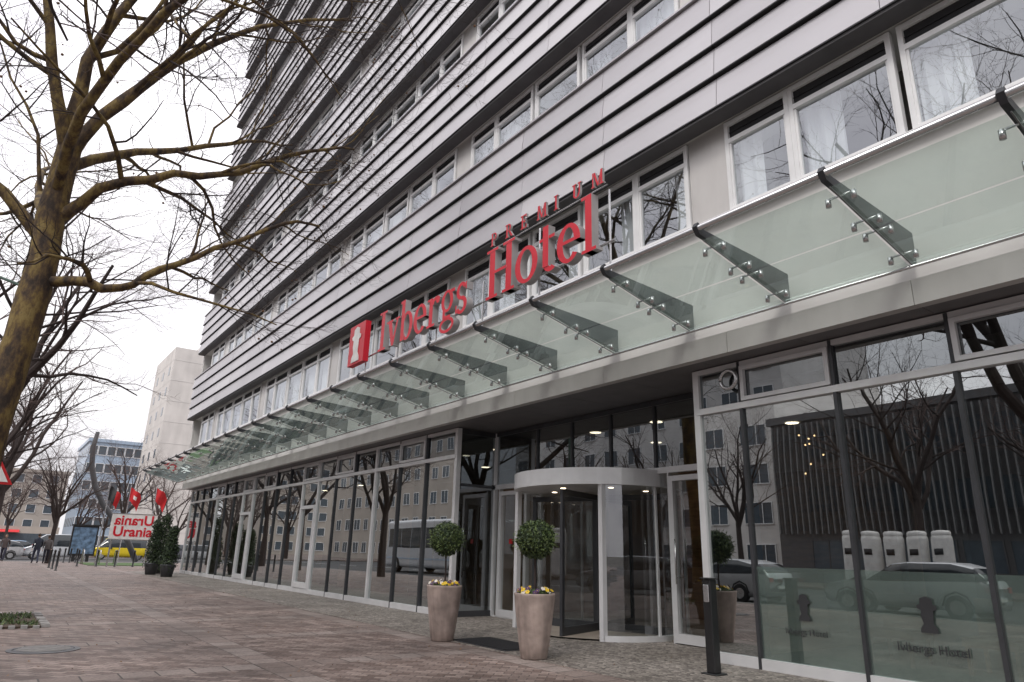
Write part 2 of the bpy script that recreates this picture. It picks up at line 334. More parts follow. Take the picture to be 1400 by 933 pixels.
# ---------------------------------------------------------------- hotel
hb=empty('hotel_building',(12,15,0))
YA,YB=-9.0,38.3
XF=7.66
FH=3.55; NS=9
g=MB(); g.box(8.55,22,YA,YB,4.2,7.55+FH*NS); g.obj('core',['core'],hb)
g=MB()
g.box(7.70,8.55,YA,YB,4.24,6.0,0)
for k in range(NS):
    zb=7.55+FH*k; g.box(7.62,8.549,YA,YB,zb,zb+2.15,0)
g.box(7.62,22,YB,YB+0.25,4.2,7.55+FH*NS,0)
g.obj('structure',['concrete'],hb)
rnd=random.Random(11)
g=MB(); d=MB()
for k in range(NS):
    zb=7.55+FH*k; lap=2.15/4
    d.box(7.385,7.619,YA,YB+0.1,zb+0.03,zb+2.12)
    for j in range(4):
        z0=zb+j*lap+0.035; z1=z0+lap-0.055
        y=YA-(k%2)*0.8
        while y<YB+0.15:
            y1=min(y+2.35,YB+0.2)
            ya=y+0.010 
            t=rnd.uniform(-.004,.004)
            p=[(7.30+t,ya,z0),(7.385,ya,z0),(7.385,y1,z0),(7.30+t,y1,z0),(7.352,ya,z1),(7.385,ya,z1),(7.385,y1,z1),(7.352,y1,z1)]
            g.hexa(p,rnd.choice((0,0,0,1,1,2)))
            d.box(7.294,7.384,ya,y1,z0-0.022,z0-0.001)
            y=y1
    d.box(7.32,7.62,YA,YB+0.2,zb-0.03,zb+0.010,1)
    g.box(7.30,7.64,YA,YB+0.2,zb+2.152,zb+2.185,1)
g.obj('spandrel_panels',['panelA','panelB','panelC'],hb)
d.obj('panel_joints',['dark','undersd'],hb)

fr=MB(); gl=MB(); cu=MB(); col=MB(); dk=MB()
PB=[(0.0,1.1),(1.1,2.4),(2.48,3.9),(3.98,5.36),(5.36,6.4)]
for r in range(NS+0):
    z1=7.55+FH*r; z0=z1-1.52 if r==0 else z1-1.40
    for c in range(-3,6):
        base=5.96+7.1*c
        ya,yb=base-0.70,base-0.02
        if yb>YA and ya<YB:
            col.box(7.69,8.2,max(ya,YA),min(yb,YB),z0,z1-0.002)
        for (a,b) in PB:
            ya,yb=base+a,base+b
            if ya<YA or yb>YB-0.1: 
                continue
            w=0.065
            fx0,fx1=XF,XF+0.09
            fr.box(fx0,fx1,ya,ya+w,z0+0.02,z1-0.034); fr.box(fx0,fx1,yb-w,yb-0.003,z0+0.02,z1-0.034)
            fr.box(fx0+.002,fx1-.002,ya+w,yb-w,z0+0.022,z0+0.022+w); fr.box(fx0+.002,fx1-.002,ya+w,yb-w,z1-0.10,z1-0.036)
            zt=z1-0.36
            fr.box(fx0+.002,fx1-.002,ya+w,yb-w,zt-0.035,zt+0.035)
            s=0.03
            fr.box(fx0+.02,fx1-.01,ya+w,ya+w+s,z0+.088,zt-.036); fr.box(fx0+.02,fx1-.01,yb-w-s,yb-w,z0+.088,zt-.036)
            ta=rnd.uniform(-.006,.006); tb=rnd.uniform(-.006,.006)
            gl.quad((fx0+.05+ta,ya+w,z0+.08),(fx0+.05+tb,yb-w,z0+.08),(fx0+.05+tb+ta,yb-w,zt-.03),(fx0+.05+ta+ta,ya+w,zt-.03))
            dk.box(fx0+.05,fx0+.07,ya+w,yb-w,zt+.036,z1-.101)
            dk.box(fx0+.03,fx0+.051,ya+w,yb-w,(zt+z1)/2-.035,(zt+z1)/2-.025)
            q=rnd.random()
            if q<0.78:
                ca,cb=ya+w,yb-w
                if q<0.22: ca=ya+(yb-ya)*0.55
                elif q<0.45: cb=ya+(yb-ya)*0.4
                n=int((cb-ca)/0.035); pv=None
                for i in range(n+1):
                    yy=ca+(cb-ca)*i/n; xx=7.88+0.026*math.sin(i*1.35+noise.noise(Vector((yy*3,r,0)))*3)
                    if pv: cu.quad((pv[0],pv[1],z0),(xx,yy,z0),(xx,yy,z1-.2),(pv[0],pv[1],z1-.2))
                    pv=(xx,yy)
    fr.box(7.60,7.75,YA,YB,z0-0.04,z0+0.018)
fr.obj('window_frames',['white'],hb); gl.obj('window_glass',['winglass'],hb); cu.obj('curtains',['curtain'],hb,True)
col.obj('column_panels',['silver'],hb); dk.obj('vents',['dark'],hb)
g=MB()
for c in range(-2,6):
    y=5.96+7.1*c-0.36
    if YA<y<YB: g.box(8.2,8.548,y-.05,y+.05,4.3,38)
g.obj('cross_walls',['core'],hb)
g=MB()
y=YA
while y<YB:
    g.box(7.56,7.698,y,min(y+2.4,YB)-.006,3.97,4.26); y+=2.4
g.obj('fascia',['silver'],hb)
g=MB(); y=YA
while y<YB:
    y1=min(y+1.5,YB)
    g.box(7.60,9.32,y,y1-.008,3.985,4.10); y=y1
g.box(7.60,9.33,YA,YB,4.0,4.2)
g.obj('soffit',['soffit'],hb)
g=MB()
g.box(9.3,19,YA,YB,3.96,4.1,3); g.box(14.5,14.7,YA,YB,0,4.1,1); g.box(8.2,14.5,YB-0.2,YB,0,3.95,1); g.box(8.2,14.5,YA,YA+.2,0,3.95,1)
g.box(9.25,14.5,13.02,13.2,0,3.95,1)
g.box(11.9,12.0,YA+.2,5.2,0.02,3.95,4)
g.box(8.1,14.5,YA,6.3,0.0,0.02,4); g.box(9.32,14.5,6.3,13.0,0,0.022,2); g.box(8.1,14.5,13.0,YB,0,0.021,2)
for y in (-3,4.0,19,26,33): g.box(10.6,11.1,y,y+.5,0.02,3.95,4)
g.obj('interior',['lobbywall','lobbywall','lobbyfloor','ceilw','ribs'],hb)
g=MB(); g.box(13,13.7,7.5,11.5,0.02,1.1,0); g.box(14.2,14.48,6.6,12.8,0.3,3.2,0)
for y in (15,17.5,21,23.5,28,30.5): g.box(10.5,11.4,y,y+1.1,0.02,0.78,0)
for y in (16,22,29): g.box(12.6,12.9,y,y+2.2,0.02,2.0,0)
for y in (2.2,3.4,4.6):
    g.box(9.9,10.5,y,y+.6,.35,.45,0); g.box(10.44,10.52,y,y+.6,.45,.9,0)
    for (a,b) in ((9.92,y+.02),(10.44,y+.02),(9.92,y+.54),(10.44,y+.54)): g.box(a,a+.04,b,b+.04,.02,.35,0)
g.obj('furniture',['wood'],hb)
g=MB(); rr=random.Random(5)
for i in range(8):
    y=6.15+rr.uniform(-.16,.16); z=3.0+rr.uniform(-.35,.35); x=10.6+rr.uniform(-.2,.2)
    g.lathe((x,y,z),[(0,-.016),(.013,-.008),(.016,0),(.013,.008),(0,.016)],8,0)
for x in (10.6,12.6):
    for y in (7.6,9.4,11.2,15,18.5,22.5,28,32): g.disc((x,y,3.95),.13,12,1)  # glowing discs added under the ceiling to brighten lobby and shops
g.obj('pendants_and_fill_discs',['lamp','filldisc'],hb)

fr=MB(); fd=MB(); gl=MB(); gd=MB(); fz=MB(); dg=MB()
X=8.1
def shop(ys,opens,posts=()):
    for i,y in enumerate(ys):
        w=0.05 if y in posts else 0.022
        tgt=fr if y in posts else fd
        tgt.box(X-.05,X+.06,y-w,y+w,0.004,3.965)
    ya,yb=ys[0],ys[-1]
    lo,hi=min(ya,yb),max(ya,yb)
    fr.box(X-.06,X+.055,lo,hi,3.30,3.385)
    fr.box(X-.046,X+.054,lo,hi,0.0045,0.13)
    fr.box(X-.046,X+.054,lo,hi,3.90,3.968)
    for i in range(len(ys)-1):
        a,b=sorted((ys[i],ys[i+1])); a+=.02;b-=.02
        t=rnd.uniform(-.006,.006)
        gl.quad((X+t,a,.12),(X-t,b,.12),(X-t,b,3.31),(X+t,a,3.31))
        gd.quad((X+.002,a,3.38),(X+.002,b,3.38),(X+.002,b,3.91),(X+.002,a,3.91))
        if i in opens:
            z0,z1=3.40,3.89; w=.055; a+=.01; b-=.01
            fr.box(X-.075,X-.01,a,a+w,z0,z1); fr.box(X-.075,X-.01,b-w,b,z0,z1); fr.box(X-.073,X-.012,a+w,b-w,z0,z0+w); fr.box(X-.073,X-.012,a+w,b-w,z1-w,z1)
YR=[6.35,5.6,4.25,2.9,1.55,0.2,-1.15,-2.5,-3.85]
shop(YR,{1,3,5},posts=(6.35,))
YL=[13.0]
while YL[-1]<37: YL.append(round(YL[-1]+1.34,2))
YL.append(38.2)
shop(YL,{1,4,6,9,11,14},posts=(13.0,YL[3],YL[6],YL[7],YL[11],YL[12],YL[15],38.2))
for i in (6,11):
    a,b=YL[i]+.05,YL[i+1]-.05
    for yy in (a,b-.09): fr.box(X-.07,X+.03,yy,yy+.09,.14,2.6)
    fr.box(X-.068,X+.028,a+.09,b-.09,2.5,2.6); fr.box(X-.068,X+.028,a+.09,b-.09,.141,.3)
for i in range(1,len(YR)-1):
    b,a=YR[i]-.03,YR[i+1]+.03
    fz.quad((X-.012,a,.13),(X-.012,b,.13),(X-.012,b,1.22),(X-.012,a,1.22))
XR=9.15
for i,y in enumerate((12.98,11.45,10.35,9.25,8.15,7.1,6.37)):
    fd.box(XR-.03,XR+.05,y-.025,y+.025,2.78,3.965)
fr.box(XR-.05,XR+.06,6.36,13.0,2.68,2.78)
gd.quad((XR,6.36,2.78),(XR,13,2.78),(XR,13,3.96),(XR,6.36,3.96))
fd.box(XR-.045,XR+.055,6.36,13.0,3.88,3.967)
gd.quad((8.15,13.0,.1),(9.12,13.0,.1),(9.12,13.0,3.9),(8.15,13.0,3.9))
fd.box(8.12,9.16,12.97,13.03,.004,.12); fr.box(9.10,9.18,12.93,13.01,.004,3.96); fd.box(8.15,9.1,12.975,13.025,3.86,3.966); fd.box(8.15,9.1,12.978,13.022,2.7,2.76)
fd.box(8.16,9.25,6.25,6.40,.004,3.96)
def doorleaf(a,b,zt=2.62,w=.085,bx=None):
    fr.box(XR-.06,XR+.04,a,a+w,.02,zt); fr.box(XR-.06,XR+.04,b-w,b,.02,zt)
    fr.box(XR-.058,XR+.038,a+w,b-w,zt-w,zt); fr.box(XR-.058,XR+.038,a+w,b-w,.02,.16)
    dg.quad((XR,a+w,.15),(XR,b-w,.15),(XR,b-w,zt-w),(XR,a+w,zt-w))
doorleaf(11.75,12.75); doorleaf(7.0,7.85)
for a,b in ((12.78,12.93),(11.35,11.72),(7.88,8.1),(6.4,6.98)):
    dg.quad((XR,a,.1),(XR,b,.1),(XR,b,2.7),(XR,a,2.7)); fr.box(XR-.05,XR+.05,a-.03,a,.004,2.68)
fr.box(XR-.05,XR+.05,11.3,13,.004,.02)
fr.obj('shopfront_frames',['alu'],hb); fd.obj('shopfront_mullions',['darkmetal'],hb); gl.obj('shopfront_glass',['shopglass'],hb); gd.obj('transom_glass',['darkglass'],hb); fz.obj('window_film',['frost'],hb); dg.obj('door_glass',['doorglass'],hb)
g=MB(); g.tube([(9.02,11.95,.75),(9.02,11.95,1.95)],.018,10); g.tube([(9.02,11.95,.9),(9.14,11.95,.9)],.012,8); g.tube([(9.02,11.95,1.8),(9.14,11.95,1.8)],.012,8)
g.tube([(9.02,7.7,.9),(9.02,7.7,1.6)],.015,8); g.tube([(9.02,7.7,1),(9.14,7.7,1)],.01,8)
pts=[(7.98,5.72+.13*math.cos(t*math.pi/12),3.72+.13*math.sin(t*math.pi/12)) for t in range(25)]
g.tube(pts,.03,8)
g.obj('handles',['steel'],hb,True)
g=MB(); g.box(9.06,9.085,7.1,7.16,1.25,1.36,0); g.box(9.06,9.085,12.2,12.3,1.5,1.6,0); g.obj('door_stickers',['redlight'],hb)
text('Ivbergs Hotel','window_lettering',.13,'dark',hb,(8.07,3.55,.42),(rad(90),0,rad(-90)),.002)
text('Ivbergs Hotel','window_lettering',.10,'dark',hb,(8.07,4.95,.46),(rad(90),0,rad(-90)),.002)
g=MB(); 
def logo(mb,x,yc,z0,s,m):
    prof=[(-.22,0),(.22,0),(.20,.12),(.12,.22),(.14,.40),(.15,.55),(.24,.58),(.25,.66),(.16,.70),(.15,.84),(.0,.90),(-.15,.84),(-.16,.70),(-.25,.66),(-.24,.60),(-.15,.55),(-.17,.40),(-.12,.22),(-.20,.12)]
    b=len(mb.v)
    for dx in (0,-.01*s-.002):
        for (u,v) in prof: mb.v.append((x+dx,yc-u*s,z0+v*s))
    n=len(prof)
    mb.f.append(tuple(range(b,b+n))); mb.m.append(m); mb.f.append(tuple(range(b+n,b+2*n))[::-1]); mb.m.append(m)
    for i in range(n): mb.f.append((b+i,b+(i+1)%n,b+n+(i+1)%n,b+n+i)); mb.m.append(m)
logo(g,8.075,3.55,.62,.40,0); logo(g,8.075,4.95,.62,.34,0)
g.obj('window_logo',['dark'],hb)

rd=empty('revolving_door',(9.25,9.7,0)); C=(9.25,9.7); R=1.58
g=MB()
g.arcwall(C,R+.04,R-.08,0,360,2.46,2.74,48); g.arcwall(C,R+.02,R-.06,40,132,.005,.09,20); g.arcwall(C,R+.02,R-.06,228,320,.005,.09,20)
g.disc((C[0],C[1],2.735),R+.03,48); g.disc((C[0],C[1],2.47),R-.02,48)
for a in (228,132,264,96,300,60):
    x=C[0]+(R-.02)*math.cos(rad(a)); y=C[1]+(R-.02)*math.sin(rad(a)); w=.045 if a in (228,132) else .02
    g.box(x-w,x+w,y-w,y+w,.006,2.46)
g.obj('drum_frame',['alu'],rd)
g=MB(); g.arcwall(C,R-.02,R-.02,48,132,.09,2.46,20); g.arcwall(C,R-.02,R-.02,228,312,.09,2.46,20); g.obj('curved_glass',['doorglass'],rd,True)
g=MB(); q=MB()
for k in range(4):
    a=rad(20+90*k); ux,uy=math.cos(a),math.sin(a); nx,ny=-uy*.025,ux*.025
    def seg(r0,r1,z0,z1):
        g.hexa([(C[0]+ux*r0-nx,C[1]+uy*r0-ny,z0),(C[0]+ux*r1-nx,C[1]+uy*r1-ny,z0),(C[0]+ux*r1+nx,C[1]+uy*r1+ny,z0),(C[0]+ux*r0+nx,C[1]+uy*r0+ny,z0),
                (C[0]+ux*r0-nx,C[1]+uy*r0-ny,z1),(C[0]+ux*r1-nx,C[1]+uy*r1-ny,z1),(C[0]+ux*r1+nx,C[1]+uy*r1+ny,z1),(C[0]+ux*r0+nx,C[1]+uy*r0+ny,z1)])
    seg(.05,.13,.03,2.4); seg(R-.2,R-.12,.03,2.4); seg(.13,R-.2,.03,.16); seg(.13,R-.2,2.3,2.4)
    q.quad((C[0]+ux*.13,C[1]+uy*.13,.16),(C[0]+ux*(R-.2),C[1]+uy*(R-.2),.16),(C[0]+ux*(R-.2),C[1]+uy*(R-.2),2.3),(C[0]+ux*.13,C[1]+uy*.13,2.3))
g.obj('door_wings',['darkmetal'],rd); q.obj('wing_glass',['doorglass'],rd)
g=MB(); g.disc((C[0],C[1],.03),R-.08,40); g.obj('floor_mat',['lobbyfloor'],rd)
g=MB()
for k in range(6):
    a=rad(60*k); g.disc((C[0]+.9*math.cos(a),C[1]+.9*math.sin(a),2.465),.05,10)
g.obj('drum_fill_discs',['filldisc'],rd)  # glowing discs added inside the drum to brighten the entrance

# ---------------------------------------------------------------- canopy
cn=empty('glass_canopy',(6.7,15,4.6))
xi,zi,xo,zo=7.54,4.40,5.93,4.78
YK=[1.43+1.52*k for k in range(-6,26)]; YK=[y for y in YK if y<39.5]
g=MB(); b=MB(); s=MB(); fb=MB()
def slope(x): return zi+(zo-zi)*(x-xi)/(xo-xi)
for i,y in enumerate(YK):
    if i<len(YK)-1:
        y1=YK[i+1]
        for (xa,xb) in ((xi,6.74),(6.72,xo)):
            t=rnd.uniform(-.004,.004)
            g.quad((xa,y+.02,slope(xa)+t),(xb,y+.02,slope(xb)-t),(xb,y1-.02,slope(xb)+t),(xa,y1-.02,slope(xa)-t))
            fb.hexa([(xa,y1-.02,slope(xa)-.006),(xb,y1-.02,slope(xb)-.006),(xb,y1-.008,slope(xb)-.006),(xa,y1-.008,slope(xa)-.006),(xa,y1-.02,slope(xa)+.006),(xb,y1-.02,slope(xb)+.006),(xb,y1-.008,slope(xb)+.006),(xa,y1-.008,slope(xa)+.006)])
    prof=[(7.60,slope(7.6)+.06),(6.9,slope(6.9)+.05),(6.1,slope(6.1)+.05),(5.86,slope(5.86)+.03),(5.80,slope(5.8)+.10),(5.84,slope(5.84)+.17),(5.95,slope(5.95)+.13),(6.3,slope(6.3)+.19),(6.9,slope(6.9)+.30),(7.60,slope(7.6)+.42)]
    n=len(prof); bb=len(b.v); w=.03
    for dy in (-w,w):
        for (x,z) in prof: b.v.append((x,y+dy,z))
    b.f.append(tuple(range(bb,bb+n))); b.m.append(0); b.f.append(tuple(range(bb+n,bb+2*n))[::-1]); b.m.append(0)
    for k in range(n): b.f.append((bb+k,bb+(k+1)%n,bb+n+(k+1)%n,bb+n+k)); b.m.append(0)
    for x in (6.15,6.62,6.84,7.35):
        z=slope(x)
        for dy in (-.13,.13):
            s.tube([(x,y+dy,z-.035),(x,y+dy,z+.05)],.028,10)
        s.tube([(x,y-.13,z+.045),(x,y+.13,z+.045)],.012,6)
        s.tube([(x,y,z+.045),(x,y,z+.10)],.012,6)
s.tube([(5.86,YK[0],slope(5.86)+.11),(5.86,YK[-1],slope(5.86)+.11)],.036,12)
s.tube([(7.5,YK[0],slope(7.5)-.03),(7.5,YK[-1],slope(7.5)-.03)],.02,8)
g.obj('glass_panels',['canopyglass'],cn); b.obj('brackets',['bracket'],cn); s.obj('fittings',['steel'],cn,True); fb.obj('glass_edges',['fin'],cn)

# ---------------------------------------------------------------- sign
sg=empty('hotel_sign',(5.85,10,5.6))
SX=5.80; Z0=5.22; S=.91; VS=.93
sm=MB(); lay=[0]
def prism(poly,y0,z0,s,depth=.13):
    lay[0]=(lay[0]+1)%9; x=SX-lay[0]*.0012; n=len(poly); bb=len(sm.v)
    for dx in (0,depth):
        for (u,v) in poly: sm.v.append((x+dx,y0-u*s,z0+v*s*VS))
    sm.f.append(tuple(range(bb,bb+n))); sm.m.append(0); sm.f.append(tuple(range(bb+n,bb+2*n))[::-1]); sm.m.append(1)
    for i in range(n): sm.f.append((bb+i,bb+(i+1)%n,bb+n+(i+1)%n,bb+n+i)); sm.m.append(1)
def rect(x0,y0,x1,y1): return [('p',[(x0,y0),(x1,y0),(x1,y1),(x0,y1)])]
def poly(*p): return [('p',list(p))]
def ring(cx,cy,rx,ry,ts,tv,a0=0,a1=360): return [('r',cx,cy,rx,ry,ts,tv,a0,a1)]
G={
'I':(rect(.12,0,.28,1)+rect(.02,0,.38,.06)+rect(.02,.94,.38,1),.42),
'v':(poly((.06,.64),(.24,.64),(.38,0),(.27,0))+poly((.30,.06),(.37,0),(.56,.64),(.48,.64))+rect(0,.61,.30,.66)+rect(.41,.61,.62,.66),.62),
'b':(rect(.08,0,.22,1.0)+rect(0,.94,.1,1.0)+ring(.33,.33,.26,.35,.14,.07),.63),
'e':(ring(.28,.33,.27,.35,.14,.07,0,318)+rect(.1,.33,.53,.39),.58),
'r':(rect(.08,0,.22,.66)+rect(0,0,.32,.055)+rect(0,.61,.1,.66)+ring(.36,.46,.2,.2,.09,.08,40,165)+ring(.42,.56,.075,.075,.07,.07),.50),
'g':(ring(.27,.42,.22,.25,.11,.06)+ring(.28,-.12,.27,.17,.08,.065)+rect(.12,.04,.21,.24)+rect(.40,.57,.55,.645)+poly((.13,.10),(.13,.02),(.42,.0),(.42,.08)),.58),
's':(ring(.22,.48,.18,.19,.10,.075,25,265)+ring(.22,.17,.20,.19,.11,.075,-155,92)+rect(.36,.48,.40,.64)+rect(.03,.02,.07,.2),.46),
'H':(rect(.09,0,.25,1)+rect(.58,0,.74,1)+rect(0,0,.34,.055)+rect(0,.945,.34,1)+rect(.49,0,.83,.055)+rect(.49,.945,.83,1)+rect(.24,.47,.6,.53),.86),
'o':(ring(.30,.33,.30,.35,.14,.07),.63),
't':(rect(.1,.1,.24,.86)+rect(0,.60,.38,.66)+ring(.28,.17,.18,.18,.13,.09,180,310),.43),
'l':(rect(.08,0,.22,1.0)+rect(0,0,.31,.055)+rect(0,.94,.1,1.0),.34),
'P':(rect(.09,0,.25,1)+rect(0,0,.34,.07)+rect(0,.93,.2,1)+ring(.34,.73,.27,.27,.14,.08,-90,90)+rect(.2,.92,.34,1)+rect(.2,.46,.34,.54),.8),
'R':(rect(.09,0,.25,1)+rect(0,0,.34,.07)+rect(0,.93,.2,1)+ring(.34,.73,.27,.27,.14,.08,-90,90)+rect(.2,.92,.34,1)+rect(.2,.46,.34,.54)+poly((.3,.48),(.46,.5),(.78,0),(.60,0)),.8),
'E':(rect(.09,0,.25,1)+rect(0,0,.62,.08)+rect(0,.92,.60,1)+rect(.2,.46,.5,.54)+rect(.55,0,.63,.24)+rect(.53,.78,.61,1)+rect(.43,.38,.50,.61),.7),
'M':(rect(.07,0,.17,1)+rect(.72,0,.88,1)+rect(0,0,.27,.07)+rect(.62,0,.98,.07)+poly((.09,1),(.27,1),(.54,.12),(.46,.0))+poly((.72,1),(.82,1),(.55,.05),(.46,.05)),.98),
'U':(rect(.09,.3,.25,1)+rect(.56,.3,.66,1)+rect(0,.93,.34,1)+rect(.48,.93,.76,1)+ring(.375,.3,.285,.31,.15,.09,180,360),.8)}
def drawtext(t,y,z,s,depth=.13):
    for ch in t:
        prims,adv=G[ch]
        for p in prims:
            if p[0]=='p': prism(p[1],y,z,s,depth)
            else:
                _,cx,cy,rx,ry,ts,tv,a0,a1=p; n=max(6,int((a1-a0)/12))
                lay[0]+=1
                lay_x=(lay[0])%9; x=SX-lay_x*.0012; bb=len(sm.v)
                for i in range(n+1):
                    a=rad(a0+(a1-a0)*i/n); ca,sa=math.cos(a),math.sin(a)
                    for (rx_,ry_) in ((rx,ry),(rx-ts,ry-tv)):
                        for dx in (0,depth): sm.v.append((x+dx,y-(cx+rx_*ca)*s,z+(cy+ry_*sa)*s*VS))
                for i in range(n):
                    k=bb+i*4; 
                    sm.f.append((k,k+4,k+6,k+2)); sm.m.append(0)
                    sm.f.append((k+1,k+5,k+7,k+3)); sm.m.append(1)
                    sm.f.append((k,k+4,k+5,k+1)); sm.m.append(1); sm.f.append((k+2,k+6,k+7,k+3)); sm.m.append(1)
                for k in (bb,bb+n*4): sm.f.append((k,k+1,k+3,k+2)); sm.m.append(1)
        y-=adv*s
    return y
drawtext('Ivbergs',12.66,Z0,S*1.0); drawtext('Hotel',8.68,Z0,S*1.02)
for i,ch in enumerate('PREMIUM'): drawtext(ch,8.58-i*.405,6.14,.25,.04)
sm.obj('letters',['red','signside'],sg)
g=MB(); g.box(SX-.01,SX+.12,13.35,14.15,Z0-.02,Z0+.90,0) 
g.obj('logo_plate',['red'],sg)
g=MB(); logo(g,SX-.014,13.75,Z0+.03,.90,0); g.obj('logo_bust',['signwhite'],sg)
g=MB()
g.tube([(SX+.18,14.3,Z0+.12),(SX+.18,5.9,Z0+.12)],.02,8)
g.tube([(SX+.06,8.6,6.13),(SX+.06,5.9,6.13)],.010,8)
y=5.99
while y<14.3:
    g.tube([(SX+.18,y,4.85),(SX+.18,y,Z0+.5 if y>8.7 else 6.13)],.016,8); y+=1.52
g.obj('support_frame',['steel'],sg)

# ---------------------------------------------------------------- planters
def leafball(mb,c,r,n,size,rnd,ms=(0,1),squash=1.0,hollow=.72):
    for i in range(n):
        v=Vector((rnd.gauss(0,1),rnd.gauss(0,1),rnd.gauss(0,1))).normalized()
        k=r*(hollow+(1-hollow)*rnd.random()**.5)*(1+.10*noise.noise(v*3.1+Vector(c)))
        if noise.noise(v*4.5+Vector(c)*2)<-.33 and k>.85*r: k*=.86
        p=Vector(c)+Vector((v.x*k,v.y*k,v.z*k*squash))
        d=(v+Vector((rnd.uniform(-.9,.9),rnd.uniform(-.9,.9),rnd.uniform(-.9,.9)))).normalized()
        a=d.orthogonal().normalized(); b_=d.cross(a); t=rnd.uniform(0,6.28); a2=a*math.cos(t)+b_*math.sin(t); b2=d.cross(a2)
        s1=size*rnd.uniform(.6,1.2); s2=s1*.45
        mb.quad(p-a2*s1,p+b2*s2,p+a2*s1,p-b2*s2,rnd.choice(ms))
def planter(x,y,seed):
    rnd=random.Random(seed)
    e=empty('potted_topiary',(x,y,0)); c=(x,y,.004)
    g=MB(); g.lathe(c,[(0,0),(.165,0),(.175,.01),(.205,.2),(.235,.42),(.262,.64),(.272,.76),(.278,.785),(.272,.80),(.250,.80),(.243,.78),(.235,.70),(0,.70)],40); g.obj('pot',['planter'],e,True)
    g=MB(); g.disc((x,y,.745),.243,24); g.obj('soil',['soil'],e)
    g=MB(); g.tube([(x,y,.70),(x+.01,y+.008,1.0),(x-.005,y,1.3),(x,y,1.5)],[.016,.014,.013,.01],8) 
    for i in range(14):
        v=Vector((rnd.uniform(-1,1),rnd.uniform(-1,1),rnd.uniform(-.6,1))).normalized()*.19; g.tube([(x,y,1.42),(x+v.x,y+v.y,1.5+v.z)],[.008,.003],5)
    g.obj('stem',['twig'],e)
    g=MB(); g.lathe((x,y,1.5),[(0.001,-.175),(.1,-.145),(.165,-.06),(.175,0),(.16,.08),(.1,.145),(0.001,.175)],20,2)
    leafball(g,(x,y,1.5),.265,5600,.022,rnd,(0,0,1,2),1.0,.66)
    for i in range(260):
        v=Vector((rnd.gauss(0,1),rnd.gauss(0,1),rnd.gauss(0,1))).normalized()*rnd.uniform(.24,.30); p=Vector((x,y,1.5))+v
        a=v.orthogonal().normalized()*.007; q=v.normalized()*.04; g.quad(p-a,p+a,p+q+a*.2,p+q-a*.2,1)
    g.obj('crown',['leaf','leafl','leafd'],e)
    g=MB()
    leafball(g,(x,y,.79),.24,420,.032,rnd,(0,1),.28,.1)
    for i in range(46):
        a=rnd.uniform(0,6.28); r=.25*math.sqrt(rnd.random()); z=.855+rnd.uniform(-.03,.03)-r*.08; px,py=x+r*math.cos(a),y+r*math.sin(a)
        m=rnd.choice((2,2,3,3,4)); n=Vector((math.cos(a)*.6-.4,math.sin(a)*.6-.3,.8)).normalized(); u=n.orthogonal().normalized(); w=n.cross(u)
        for k in range(5):
            t=k*1.2566; d=u*math.cos(t)+w*math.sin(t); q=n.cross(d); s=.026
            P=Vector((px,py,z)); g.quad(P,P+d*s*.7-q*s*.55,P+d*s*1.25+n*.004,P+d*s*.7+q*s*.55,m)
        g.quad(P+u*.006+n*.004,P+w*.006+n*.004,P-u*.006+n*.004,P-w*.006+n*.004,3 if m==2 else 2)
    g.obj('pansies',['leaf','leafl','yellow','purple','petalw'],e)
planter(6.07,7.63,1); planter(5.95,9.75,2)
dm=empty('entrance_grating',(6.45,9.0,0)); g=MB(); g.box(6.1,6.85,8.3,9.75,0.0,.012,0); g.obj('frame',['darkmetal'],dm)
g=MB()
for i in range(34): g.box(6.13,6.82,8.34+i*.041,8.36+i*.041,.012,.02)
g.obj('bars',['dark'],dm)
pl=empty('intercom_post',(7.21,5.65,0)); g=MB(); g.box(7.15,7.27,5.59,5.71,.02,1.06,0); g.box(7.10,7.32,5.54,5.76,.004,.02,0); g.box(7.135,7.149,5.61,5.69,.80,1.0,1); g.box(7.13,7.29,5.57,5.73,1.062,1.08,0)
o=g.obj('post',['black','steel'],pl); bv=o.modifiers.new('b','BEVEL'); bv.width=.006

def shrub(name,x,y,h,r,seed):
    rnd=random.Random(seed); e=empty(name,(x,y,0)); g=MB(); g.lathe((x,y,.004),[(0,0),(.22,0),(.30,.45),(.31,.5),(.27,.5),(.25,.42),(0,.42)],20); g.obj('pot',['darkmetal'],e,True)
    g=MB()
    for i in range(7):
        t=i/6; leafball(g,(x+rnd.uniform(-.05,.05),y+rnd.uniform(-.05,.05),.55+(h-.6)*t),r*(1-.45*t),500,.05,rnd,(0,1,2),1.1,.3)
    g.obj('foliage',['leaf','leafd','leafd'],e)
    g=MB(); g.tube([(x,y,.4),(x,y,h*.8)],.03,6); g.obj('stem',['twig'],e)
shrub('potted_shrub',6.5,33.2,1.9,.42,1); shrub('potted_shrub',6.3,35.6,2.2,.45,2); shrub('potted_shrub',6.9,37.0,2.5,.5,3)

